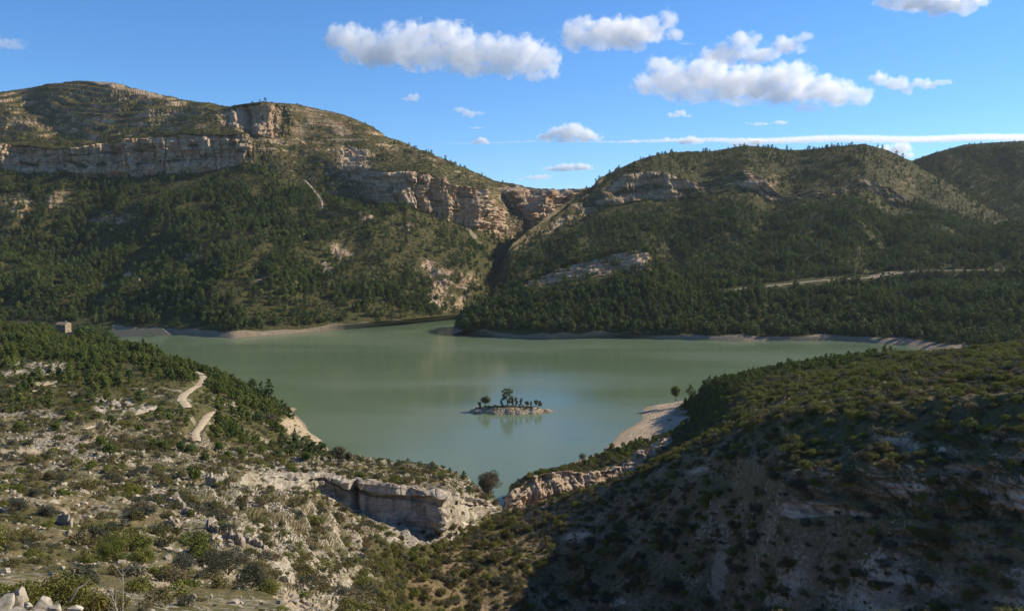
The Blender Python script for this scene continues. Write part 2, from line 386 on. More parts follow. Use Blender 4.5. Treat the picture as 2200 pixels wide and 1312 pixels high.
# ---- mountain with the long cliff bands (left of the gorge)
def build_left_mountain():
    p = build_patch('mountain_left', -900, 1124, [
        layer([(-900,716,-4),(0,716,-4),(250,719,-4),(355,723,-4),(500,735,-4),(620,724,-4),(760,711,-4),(880,698,-4),(960,691,-4),(1010,687,-4),(1100,684,-4),(1330,684,-4)], 'yz', 8),
        layer([(-900,1290,9),(0,1290,9),(250,1262,9),(500,1165,9),(620,1215,9),(760,1270,9),(880,1335,9),(985,1430,9),(1100,1450,9),(1330,1450,9)], 'Dz', 34),
        layer([(-900,640,1390),(0,655,1390),(180,650,1370),(350,640,1340),(500,630,1300),(650,625,1340),(800,625,1390),(900,630,1440),(960,640,1480),(1020,655,1530),(1070,640,1620),(1330,640,1700)], 'yD', 60),
        layer([(-900,590,1500),(0,600,1500),(120,612,1490),(230,604,1490),(350,560,1500),(500,522,1540),(650,498,1600),(800,490,1640),(880,500,1650),(950,540,1640),(1000,565,1660),(1060,600,1720),(1085,560,1900),(1330,560,2000)], 'yD', 16),
        layer([(-900,560,1640),(0,560,1640),(120,570,1640),(230,560,1640),(350,520,1650),(500,478,1680),(650,455,1720),(780,458,1720),(860,470,1740),(950,510,1720),(1010,530,1740),(1060,560,1800),(1085,540,1960),(1330,540,2060)], 'yD', 60),
        layer([(-900,400,1840),(0,366,1880),(60,378,1884),(120,372,1886),(200,386,1896),(300,384,1900),(420,376,1912),(525,352,1922),(560,360,1925),(640,400,1890),(700,420,1880),(760,430,1860),(850,440,1840),(960,476,1880),(1050,500,1960),(1075,515,2050),(1110,520,2150),(1330,520,2200)], 'yD', 44, 6),
        layer([(-900,330,1860),(0,312,1900),(155,322,1908),(200,316,1916),(300,298,1924),(420,290,1938),(525,291,1942),(545,310,1955),(640,335,1990),(700,345,1970),(780,358,1920),(830,372,1862),(900,368,1856),(955,386,1890),(962,398,1894),(1045,408,1980),(1062,440,2070),(1090,465,2200),(1330,465,2300)], 'yD', 30, 6),
        layer([(-900,320,1960),(0,306,1980),(200,311,1985),(300,293,1980),(420,274,1990),(470,272,2000),(520,286,1990),(560,300,1985),(640,304,2050),(740,318,2090),(840,345,2060),(930,355,2080),(1000,378,2150),(1060,402,2300),(1090,412,2400),(1330,412,2500)], 'yD', 50, 6),
        layer([(-900,318,2120),(0,304,2080),(200,309,2040),(300,288,2030),(380,268,2040),(425,250,2050),(505,224,2050),(560,216,2050),(640,222,2110),(740,245,2180),(800,270,2220),(838,298,2230),(860,303,2260),(930,332,2320),(1000,362,2400),(1060,388,2520),(1090,394,2600),(1130,400,2650),(1330,405,2700)], 'yD', 10, 4),
        layer([(-900,2300,330),(0,2250,330),(560,2300,400),(840,2500,320),(1060,2800,240),(1330,3000,200)], 'Dz', 6),
        layer([(-900,2900,100),(1330,3600,100)], 'Dz', 0)], vs=2)
    start(p)
    X, Y, Z, V, U = p['X'], p['Y'], p['Z'], p['V'], p['U']
    fade = sstep(1.2, 2.2, V) * (1 - sstep(7.4, 8.0, V))
    gul = ridged(X / 190 + 0.25 * n2(X / 300, Y / 300, 4), V * 0.55 + 3, 3, 11)
    amt = gul * (13 + 15 * band(p, 1.6, 4.6, .5)) * fade * (1 - .6 * band(p, 4.6, 6.6)) + fbm(X / 45, Y / 45, 4, 21) * 5 * fade
    p['Z'] = Z + amt
    crest = np.clip(V - 6, 0, 1) * (1 - sstep(7.9, 8.05, V))
    p['Z'] = p['Z'] + (terrace(p['Z'], 11, 0.1, fbm(X / 170, Y / 170, 2, 5) * 2.2) * .75 * sstep(-.1, .3, fbm(X / 120, Z / 30, 2, 31)) + terrace(p['Z'], 23, 0.09, fbm(X / 240, Y / 240, 2, 105) * 2) * .45 * sstep(.0, .3, fbm(X / 150, Z / 60, 2, 131))) * crest
    wc = band(p, 4.75, 6.15, .12) * np.clip(1.3 - np.abs(p['n0'][..., 2]) * 1.5, 0, 1)
    wc = wc * (1 - np.exp(-((U - 612) / 52) ** 2))
    wc = np.maximum(wc, band(p, 6.9, 7.9, .1) * np.exp(-((U - 535) / 75) ** 2))
    wc = np.maximum(wc, .8 * band(p, 5.5, 7, .2) * np.exp(-((U - 760) / 45) ** 2))
    wl_ = sstep(4.55, 5.25, V + .35 * fbm(X / 40, Z / 60, 3, 141))
    wc = wc * np.where(V < 5.4, wl_, 1)
    cliffy(p, wc, 34, 24, 40); cliffy(p, wc, 11, 6, 140)
    wf = band(p, 1.25, 2.45, .15) * np.exp(-((U - 965) / 58) ** 4) * sstep(-.45, .1, fbm(X / 30, Z / 14, 3, 241)); cliffy(p, wf, 12, 9, 240); wc = np.maximum(wc, wf * .62)
    # the dark cleft beside the buttress
    cl = np.exp(-((U - 527 + (V - 7.4) * 8) / 8) ** 2) * band(p, 6.8, 7.9, .1)
    p['Y'] = p['Y'] + cl * 32
    push(p, p['n0'], fbm(X / 9, Y / 9 + Z / 9, 3, 61) * 1.6 * fade)
    n = normals(p); steep = sstep(.86, .62, n[..., 2])
    p['pp'] = proj(p['X'], p['Y'], p['Z'])
    rock = steep * (.42 + .3 * fbm(X / 50, Y / 50, 3, 171)) * (.35 + .65 * sstep(4.3, 5.0, V)) + .3 * fbm(X / 60, Z / 9, 2, 71) * sstep(4.5, 6, V)
    ledge = np.exp(-((V - 5.42 - .14 * fbm(X / 70, X * 0, 2, 142)) / .10) ** 2) + .8 * np.exp(-((V - 5.72 - .1 * fbm(X / 60, X * 0, 2, 143)) / .05) ** 2)
    rock = np.maximum(rock, wc * np.clip(1 - .8 * ledge * sstep(-.2, .2, fbm(X / 35, Z / 20, 2, 144)), 0, 1))
    for b in ((40,440,60,40),(120,430,45,30),(240,470,90,22),(290,595,42,17),(230,610,35,9),(430,555,55,18),(730,540,40,30),(650,510,35,12),(790,468,45,14),(920,570,22,30),(960,650,75,28),(1010,600,30,28),(880,490,30,12),(450,560,30,14),(700,575,26,22),(980,690,40,20)):
        rock = np.maximum(rock, blob(p, *b) * (.55 + .5 * fbm(X / 16, Z / 10, 3, 91)))
    soil = sstep(9, 5, p['Z'] + 4 * n2(X / 40, Y / 40, 81)) * 1.1 * sstep(235, 250, U)
    for b in ((1012,500,40,6,50),(745,300,60,3,0),(560,600,30,3,-20)):
        soil = np.maximum(soil, blob(p, *b) * .8)
    green = np.clip(.75 - .45 * sstep(5.6, 6.8, V) + .5 * fbm(X / 110, Y / 110, 3, 101), 0, 1)
    p['m'] = np.stack([np.clip(rock, 0, 1), np.clip(soil, 0, 1), green], -1)
    return p
# ---- the higher summit behind it
def build_summit():
    p = build_patch('mountain_summit', -900, 760, [
        layer([(-900,2180,230),(760,2180,230)], 'Dz', 10),
        layer([(-900,335,2250),(0,330,2250),(200,335,2250),(420,300,2250),(760,330,2300)], 'yD', 40),
        layer([(-900,290,2480),(0,262,2480),(150,255,2480),(300,255,2450),(450,262,2400),(760,300,2450)], 'yD', 44),
        layer([(-900,250,2750),(-300,215,2750),(0,196,2760),(60,187,2780),(100,178,2780),(170,171,2800),(240,174,2790),(330,198,2700),(420,218,2650),(520,230,2620),(760,262,2600)], 'yD', 8, 5),
        layer([(-900,3100,350),(760,3000,300)], 'Dz', 4),
        layer([(-900,3900,100),(760,3900,100)], 'Dz', 0)], vs=2)
    start(p); X, Y, Z, V, U = p['X'], p['Y'], p['Z'], p['V'], p['U']
    fade = sstep(.5, 1.2, V) * (1 - sstep(2.6, 3.0, V))
    p['Z'] = Z + fade * (ridged(X / 260, Y / 400, 3, 12) * 16 + fbm(X / 50, Y / 50, 4, 22) * 4) - fade * 26 * np.exp(-((U - 105 - (V - 2) * -60) / 45) ** 2)
    p['Z'] = p['Z'] + (terrace(p['Z'], 10, .1, fbm(X / 200, Y / 200, 2, 6) * 2.2) * .8 * sstep(-.12, .25, fbm(X / 130, Z / 26, 2, 32)) + terrace(p['Z'], 24, .08, fbm(X / 260, Y / 260, 2, 106) * 2) * .4) * sstep(.8, 1.3, V) * (1 - sstep(2.9, 3., V))
    push(p, p['n0'], fbm(X / 10, Y / 10, 3, 62) * 1.5 * fade)
    n = normals(p); steep = sstep(.9, .66, n[..., 2]); p['pp'] = proj(p['X'], p['Y'], p['Z'])
    rock = .0 + steep * (.44 + .4 * fbm(X / 60, Y / 60, 3, 172)) + .40 * fbm(X / 70, Z / 7, 2, 72)
    rock = np.maximum(rock, blob(p, 245, 184, 70, 8, 12) * .9); rock = np.maximum(rock, blob(p, 310, 200, 60, 7, 14) * .85)
    rock = np.maximum(rock, blob(p, 60, 265, 70, 9, 10) * .6)
    green = np.clip(.28 + .5 * fbm(X / 130, Y / 130, 3, 102), 0, 1)
    p['m'] = np.stack([np.clip(rock, 0, 1), rock * 0, green], -1)
    return p
# ---- head of the gorge
def build_gorge():
    p = build_patch('gorge_head', 1030, 1340, [
        layer([(1030,2050,100),(1340,2050,100)], 'Dz', 8),
        layer([(1030,540,2150),(1100,530,2150),(1150,535,2150),(1340,530,2200)], 'yD', 30),
        layer([(1030,508,2250),(1100,502,2240),(1140,498,2220),(1170,505,2210),(1210,500,2260),(1260,480,2330),(1340,460,2400)], 'yD', 56, 5),
        layer([(1030,425,2290),(1080,414,2300),(1112,412,2290),(1138,446,2245),(1165,420,2240),(1188,412,2250),(1206,424,2330),(1230,414,2350),(1340,408,2440)], 'yD', 18, 3),
        layer([(1030,393,2420),(1090,396,2420),(1150,403,2400),(1180,405,2380),(1205,406,2440),(1265,405,2480),(1340,400,2500)], 'yD', 6, 3),
        layer([(1030,3100,250),(1340,3100,250)], 'Dz', 4),
        layer([(1030,3900,100),(1340,3900,100)], 'Dz', 0)], vs=1)
    start(p); X, Y, Z, V = p['X'], p['Y'], p['Z'], p['V']
    w = band(p, 1.5, 3.9, .3); cliffy(p, w * np.clip(1.5 - p['n0'][..., 2] * 1.4, .1, 1), 40, 34, 45); cliffy(p, w * .8, 13, 10, 145)
    p['Z'] = p['Z'] + fbm(X / 40, Y / 40, 4, 23) * 6 * (1 - sstep(3.6, 4, V))
    n = normals(p); steep = sstep(.85, .5, n[..., 2])
    rock = np.maximum(steep * .95, w * .72 + .3 * n2(X / 50, Z / 14, 73))
    p['m'] = np.stack([np.clip(rock, 0, 1), np.clip(.8 - np.abs(V - 1.5) * 2, 0, 1) * 0, np.clip(.6 + .5 * fbm(X / 60, Y / 60, 3, 103), 0, 1)], -1)
    return p
# ---- mountain right of the gorge
def build_right_mountain():
    p = build_patch('mountain_right', 1040, 3100, [
        layer([(1040,735,-4),(1340,729,-4),(1420,734,-4),(1600,741,-4),(1700,738,-4),(1800,738,-4),(1870,743,-4),(1930,751,-4),(2040,769,-4),(2200,790,-4),(3100,900,-4)], 'yz', 10),
        layer([(1040,1165,-10),(1180,1160,5),(1420,1145,6),(1600,1122,6),(1800,1130,5),(1930,1088,5),(2040,1016,5),(2200,940,9),(3100,750,9)], 'Dz', 36),
        layer([(1040,730,1260),(1180,690,1260),(1300,680,1250),(1420,672,1250),(1600,668,1240),(1800,665,1250),(2000,670,1210),(2200,672,1150),(3100,680,1000)], 'yD', 40),
        layer([(1040,712,1360),(1150,690,1350),(1300,655,1340),(1440,648,1340),(1520,631,1370),(1600,620,1400),(1760,604,1450),(1880,597,1480),(1940,585,1500),(2000,582,1490),(2200,579,1450),(3100,570,1300)], 'yD', 44),
        layer([(1040,700,1500),(1090,660,1540),(1200,595,1600),(1300,570,1650),(1420,560,1700),(1550,555,1720),(1700,535,1720),(1790,524,1720),(1840,527,1700),(1900,548,1680),(1960,540,1720),(2080,520,1720),(2200,505,1700),(3100,500,1600)], 'yD', 60),
        layer([(1040,680,1600),(1070,610,1660),(1100,560,1720),(1150,525,1820),(1200,495,1900),(1300,455,1980),(1400,432,2020),(1500,412,2040),(1620,408,2050),(1680,432,2030),(1760,432,2020),(1850,408,2060),(1950,440,2080),(2050,470,2080),(2200,498,2050),(3100,500,1900)], 'yD', 36, 6),
        layer([(1040,672,1640),(1070,600,1690),(1100,545,1750),(1150,505,1850),(1200,468,1930),(1280,412,2010),(1350,378,2040),(1400,368,2050),(1500,388,2058),(1600,372,2075),(1680,404,2048),(1780,412,2038),(1860,388,2080),(1950,420,2100),(2050,455,2110),(2200,482,2100),(3100,480,1950)], 'yD', 40, 6),
        layer([(1040,665,1680),(1070,592,1730),(1100,535,1790),(1150,495,1870),(1200,452,1960),(1240,424,2010),(1270,408,2040),(1285,390,2070),(1320,366,2110),(1380,340,2180),(1440,326,2260),(1520,321,2330),(1600,311,2380),(1680,317,2380),(1760,315,2380),(1855,307,2380),(1900,318,2380),(1960,343,2380),(2030,385,2350),(2100,430,2300),(2200,485,2250),(3100,490,2100)], 'yD', 8, 4),
        layer([(1040,1900,20),(1120,2050,100),(1300,2300,250),(1600,2650,330),(1960,2650,280),(2200,2450,120),(3100,2300,120)], 'Dz', 6),
        layer([(1040,3400,100),(3100,3400,100)], 'Dz', 0)], vs=2)
    start(p); X, Y, Z, V, U = p['X'], p['Y'], p['Z'], p['V'], p['U']
    fade = sstep(1.2, 2.2, V) * (1 - sstep(6.4, 7.0, V)) * (1 - .97 * np.exp(-((V - 3) / .4) ** 2))
    gul = ridged(X / 230 + .3 * n2(X / 300, Y / 300, 14) + Y / 900, V * .45 + 9, 3, 13)
    p['Z'] = Z + (gul * 24 * (1 - .5 * band(p, 4.6, 6.5)) + fbm(X / 50, Y / 50, 4, 24) * 6) * fade
    p['Z'] = p['Z'] - np.minimum(19, np.clip(p['Z'] - 9, 0, 99) * .6) * sstep(2.15, 2.6, V) * (1 - sstep(2.84, 2.97, V)) * sstep(1440, 1500, U)      # steep bank below the road
    for cx, dp, wd in ((1930, 22, 40), (1660, 20, 45), (2120, 18, 60), (1480, 14, 50)):      # gullies running down from the crest
        p['Z'] = p['Z'] - dp * np.exp(-((U - cx - (V - 5) * 30) / wd) ** 2) * band(p, 3.6, 6.8, .5)
    p['Z'] = p['Z'] + terrace(p['Z'], 15, .14, fbm(X / 170, Y / 170, 2, 7) * 2) * .38 * band(p, 4.5, 6.6) * sstep(-.05, .35, fbm(X / 110, Z / 40, 2, 132))
    wc = band(p, 4.8, 6.1, .12) * np.clip(1.35 - np.abs(p['n0'][..., 2]) * 1.5, 0, 1) * (.7 + .3 * sstep(-.25, .2, n2(X / 90, Z / 200, 33))) * (1 - .75 * sstep(1940, 2000, U))
    cliffy(p, wc, 34, 22, 50); cliffy(p, wc, 11, 6, 150)
    push(p, p['n0'], fbm(X / 9, Y / 9, 3, 63) * 1.6 * fade)
    n = normals(p); steep = sstep(.82, .58, n[..., 2]); p['pp'] = proj(p['X'], p['Y'], p['Z'])
    rock = np.maximum(steep * .42 * sstep(3.8, 4.8, V), wc * 1.05 * np.clip(1 - .7 * np.exp(-((V - 5.45 - .2 * fbm(X / 60, X * 0, 2, 146)) / .09) ** 2), 0, 1)) + .25 * fbm(X / 50, Z / 10, 2, 74) * sstep(4.4, 5, V) * (1 - .8 * sstep(6.1, 6.6, V))
    for b in ((1200,482,50,12,-32),(1330,400,45,14,-30),(1620,395,60,18),(1250,560,70,10,-20)):
        rock = np.maximum(rock, blob(p, *b) * .75)
    soil = sstep(8, 4, p['Z'] + 3 * n2(X / 40, Y / 40, 82))
    soil = np.maximum(soil, blob(p, 1960, 752, 90, 12, 10)); soil = np.maximum(soil, blob(p, 1890, 590, 70, 5, -12) * .7)
    green = np.clip(.8 - .4 * sstep(6, 7, V) + .4 * fbm(X / 110, Y / 110, 3, 104), 0, 1)
    p['m'] = np.stack([np.clip(rock, 0, 1), np.clip(soil, 0, 1), green], -1)
    return p
def build_far_hill():
    p = build_patch('hill_far', 1860, 3100, [
        layer([(1860,2300,60),(3100,2300,60)], 'Dz', 8),
        layer([(1860,500,2450),(2200,500,2450),(3100,500,2450)], 'yD', 50),
        layer([(1860,400,2750),(1960,400,2750),(2060,380,2750),(2200,400,2700),(3100,400,2700)], 'yD', 50),
        layer([(1860,372,3000),(1960,344,3000),(2000,329,3000),(2070,309,3000),(2130,304,3000),(2200,300,3000),(2500,290,3000),(3100,310,3000)], 'yD', 8, 5),
        layer([(1860,3300,300),(3100,3300,300)], 'Dz', 4),
        layer([(1860,4000,100),(3100,4000,100)], 'Dz', 0)], vs=2)
    start(p); X, Y, Z, V = p['X'], p['Y'], p['Z'], p['V']
    fade = sstep(.5, 1.2, V) * (1 - sstep(2.6, 3., V))
    p['Z'] = Z + fade * (ridged(X / 240, Y / 500, 3, 15) * 20 + fbm(X / 50, Y / 50, 4, 25) * 5)
    p['Z'] = p['Z'] + terrace(p['Z'], 18, .15, fbm(X / 200, Y / 200, 2, 8) * 2) * .1 * fade * sstep(0, .3, fbm(X / 120, Z / 40, 2, 133))
    n = normals(p); steep = sstep(.84, .6, n[..., 2]); p['pp'] = proj(p['X'], p['Y'], p['Z'])
    rock = steep * .35; pass
    p['m'] = np.stack([np.clip(rock, 0, 1), rock * 0, np.clip(.6 + .5 * fbm(X / 120, Y / 120, 3, 105), 0, 1)], -1)
    return p
# ---- wooded spur with the tilted strata between gorge and lake
def build_spur():
    p = build_patch('wooded_spur', 950, 1520, [
        layer([(950,712,-5),(985,716,-4),(1020,724,-4),(1080,731,-4),(1180,735,-4),(1340,730,-4),(1420,735,-4),(1520,738,-4)], 'yz', 8, 8),
        layer([(950,1150,-6),(975,1190,1),(995,1188,6),(1020,1180,9),(1180,1140,9),(1340,1155,9),(1520,1150,9)], 'Dz', 26, 8),
        layer([(950,745,1200),(975,712,1212),(990,692,1216),(1020,678,1225),(1100,660,1235),(1200,640,1240),(1300,628,1240),(1400,622,1240),(1460,650,1230),(1520,680,1220)], 'yD', 24, 8),
        layer([(950,745,1220),(975,710,1235),(990,686,1243),(1040,655,1270),(1100,634,1290),(1200,607,1300),(1300,590,1300),(1385,578,1300),(1430,598,1290),(1460,625,1280),(1490,650,1270),(1520,680,1260)], 'yD', 30, 6),
        layer([(950,745,1240),(975,708,1255),(990,683,1264),(1040,650,1300),(1100,620,1330),(1200,577,1350),(1300,547,1355),(1370,531,1355),(1400,546,1345),(1440,585,1330),(1480,626,1310),(1520,670,1290)], 'yD', 8, 4),
        layer([(950,1290,-8),(985,1310,4),(1100,1420,40),(1370,1450,85),(1520,1400,20)], 'Dz', 6),
        layer([(950,1450,-5),(985,1450,-5),(1100,1520,25),(1370,1560,60),(1520,1500,10)], 'Dz', 0)], vs=1)
    start(p); X, Y, Z, V, U = p['X'], p['Y'], p['Z'], p['V'], p['U']
    fade = sstep(1.3, 2, V) * (1 - sstep(3.7, 4, V))
    p['Z'] = Z + fbm(X / 35, Y / 35, 4, 26) * 4 * fade
    w = band(p, 2.95, 3.95, .1) * sstep(1040, 1150, U) * (1 - sstep(1385, 1440, U))
    p['Z'] = p['Z'] + terrace(p['Z'] - X * .14, 5.5, .12, n2(X / 60, Y / 60, 9) * .4) * w
    cliffy(p, w, 9, 3.5, 55)
    n = normals(p); p['pp'] = proj(p['X'], p['Y'], p['Z'])
    rock = w * (.62 + .4 * n2(X / 30, (Z - X * .14) / 4, 75))
    soil = sstep(10, 5, p['Z'] + 4 * n2(X / 30, Y / 30, 83))
    p['m'] = np.stack([np.clip(rock, 0, 1), np.clip(soil, 0, 1), np.clip(.8 + .4 * fbm(X / 60, Y / 60, 3, 106) - w * .8, 0, 1)], -1)
    return p
# ---- stony slope the photographer stands on, with the grey cliff
def build_slope_left():
    p = build_patch('slope_left', -1200, 1100, [
        layer([(-1200,.6,H-1.75),(1100,.6,H-1.75)], 'Dz', 6),
        layer([(-1200,6,H-3.4),(0,6,H-3.4),(1100,6,H-3.9)], 'Dz', 10),
        layer([(-1200,12,H-5.0),(0,12,H-5.15),(160,12,H-5.4),(300,12,H-6.2),(1100,12,H-7)], 'Dz', 16),
        layer([(-1200,30,H-12),(0,30,H-12.7),(300,30,H-13.2),(600,30,H-14),(1100,32,H-18)], 'Dz', 26),
        layer([(-1200,1240,50),(0,1236,52),(300,1240,60),(600,1250,80),(700,1268,112),(800,1288,152),(840,1320,165),(885,1600,168),(1100,1650,174)], 'yD', 56),
        layer([(-1200,1140,82),(0,1140,86),(300,1150,100),(450,1150,110),(600,1165,128),(700,1178,165),(800,1195,200),(860,1209,228),(900,1203,240),(940,1182,253),(1000,1150,284),(1060,1125,314),(1085,1112,332),(1100,1112,340)], 'yD', 62),
        layer([(-1200,1045,150),(0,1045,150),(300,1045,172),(450,1040,196),(560,1050,232),(660,1050,256),(700,1066,261),(760,1102,262),(860,1128,261),(950,1138,260),(975,1135,270),(1000,1122,294),(1060,1100,322),(1085,1104,334),(1100,1110,345)], 'yD', 46, 5),
        layer([(-1200,1000,195),(0,1000,196),(200,1002,200),(450,1022,206),(560,1012,240),(660,1016,259),(700,1022,263.5),(760,1030,264.5),(860,1039,264),(945,1052,263),(972,1060,276),(1000,1062,302),(1040,1074,320),(1062,1086,330),(1085,1103,340),(1100,1112,352)], 'yD', 34, 4),
        layer([(-1200,930,270),(0,930,272),(200,940,262),(400,978,256),(560,990,300),(680,984,360),(760,984,395),(860,996,400),(940,1004,392),(1000,1026,372),(1040,1050,362),(1085,1100,348),(1100,1114,360)], 'yD', 44, 6),
        layer([(-1200,380,58),(0,380,59.3),(200,380,57),(400,372,53),(500,385,40),(600,440,24),(650,480,15),(700,500,4),(760,490,-3),(860,470,-4),(940,458,-4),(1000,440,-5),(1085,400,-6),(1100,400,-8)], 'Dz', 50),
        layer([(-1200,520,55),(0,520,53),(200,500,53),(400,472,48),(500,475,37),(580,515,21),(640,570,6),(680,560,.5),(720,545,-4),(1100,500,-10)], 'Dz', 60),
        layer([(-1200,690,760),(0,702,750),(100,712,740),(200,730,700),(300,748,660),(400,783,620),(470,807,600),(540,838,600),(600,872,600),(635,896,607),(660,922,603),(700,1000,520),(1100,1000,520)], 'yD', 10, 5),
        layer([(-1200,860,38),(0,860,38),(120,850,37),(200,830,30),(260,790,18),(320,770,10),(400,715,5),(540,660,1),(600,640,-2),(660,625,-5),(1100,560,-12)], 'Dz', 8),
        layer([(-1200,1000,10),(0,1000,8),(140,980,5),(240,930,-4),(400,860,-8),(660,680,-10),(1100,600,-14)], 'Dz', 3),
        layer([(-1200,1200,-8),(1100,1200,-16)], 'Dz', 0)], step=2.0, vs=2)
    start(p); X, Y, Z, V, U = p['X'], p['Y'], p['Z'], p['V'], p['U']
    near = sstep(3, 30, Y); dist = np.clip(Y / 150, .25, 2.2)
    fade = near * (1 - .75 * np.exp(-((V - 7) / .12) ** 2)) * (1 - .6 * sstep(10.6, 11, V))
    p['Z'] = Z + fade * (fbm(X / 28, Y / 28, 3, 27) * 2.2 + fbm(X / 7, Y / 7, 3, 28) * .75) * np.clip(Y / 90, .2, 1)
    # natural ledges of the limestone
    led = band(p, 4.9, 8.9, .3)
    p['Z'] = p['Z'] + terrace(p['Z'] + X * .05, 4.2, .14, fbm(X / 45, Y / 45, 2, 29) * .9) * .8 * led * sstep(-.3, .3, fbm(X / 40, Y / 40, 2, 30))
    p['Z'] = p['Z'] + terrace(p['Z'] - X * .03, 1.6, .12, fbm(X / 20, Y / 20, 2, 34) * .9) * .5 * led * sstep(-.2, .4, fbm(X / 15, Y / 15, 2, 35))
    rough = ridged(X / 3.6, Y / 3.6, 3, 36) * .22 + n2(X / 1.3, Y / 1.3, 37) * .08
    push(p, p['n0'], rough * near * np.clip(Y / 60, .3, 1.4) * (1 - sstep(9.5, 11, V) * .4))
    wc = band(p, 5.95, 7.0, .05) * sstep(480, 640, U)
    sm = np.exp(-((U - 830) / 110) ** 2)                     # the smooth central wall is less broken than its ends
    cliffy(p, wc * (1 - .72 * sm), 6.0, 3.0, 56); cliffy(p, wc * (1 - .5 * sm), 1.9, .8, 156)
    rim = band(p, 6.72, 7.06, .04) * sstep(520, 640, U)
    p['Y'] = p['Y'] - rim * (1.4 + 1.5 * n3(X / 4.0, Y * 0, Z * 0, 57))
    und = band(p, 6.6, 6.72, .03) * sstep(560, 680, U); p['Y'] = p['Y'] + und * 1.3
    but = np.exp(-((U - 955) / 17) ** 2) * band(p, 5.9, 6.85, .1); p['Y'] = p['Y'] - but * 5
    rec = np.exp(-((U - 765) / 7) ** 2) * band(p, 5.9, 7, .1); p['Y'] = p['Y'] + rec * 4
    rw = band(p, 5.35, 5.98, .12) * sstep(760, 850, U) * (1 - sstep(1010, 1050, U)); cliffy(p, rw, 3.2, 1.9, 58)   # fluted rock under the wall
    n = normals(p); steep = sstep(.9, .68, n[..., 2]); p['pp'] = proj(p['X'], p['Y'], p['Z'])
    rocky = fbm(X / 22, Y / 22, 4, 76); open_ = band(p, 0, 8.4, .5)
    rock = open_ * (.36 + .5 * rocky + .3 * steep) + (1 - open_) * (.16 + .75 * rocky + .2 * steep)
    side = sstep(760, 850, U) * band(p, 3.6, 5.75, .2); rock = rock * (1 - .8 * side)
    rock = np.maximum(rock, wc * 1.1); rock = np.maximum(rock, rw * .8)
    for b in ((100,785,110,18,5),(60,800,80,12),(270,870,110,20,10),(300,1000,90,9,15),(110,965,130,8,3),(620,1005,120,8),(240,880,60,16),(500,870,60,10,20)):
        rock = np.maximum(rock, blob(p, *b) * (.75 + .35 * rocky))
    soil = sstep(9, 4, p['Z'] + 3 * n2(X / 25, Y / 25, 84)) * sstep(9, 9.6, V)
    for b in ((60,970,110,9,0),(70,825,60,6,-4),(150,845,26,7),(230,905,70,5,-14),(640,1290,90,25,20),(330,1240,80,26,25),(2,748,18,10),(628,915,36,24,30),(655,930,20,14),(90,832,40,5,-25),(210,940,60,6,-20),(600,1215,0.1,.1)):
        soil = np.maximum(soil, blob(p, *b) * .8)
    green = np.clip(.22 + .6 * sstep(8.5, 9.2, V) + .5 * fbm(X / 18, Y / 18, 3, 107), 0, 1)
    p['m'] = np.stack([np.clip(rock, 0, 1), np.clip(soil, 0, 1), green], -1); p['wc'] = np.maximum(wc, rw * .6); p['side'] = side; p['m'][..., 2] = np.maximum(p['m'][..., 2], side * .7)
    return p
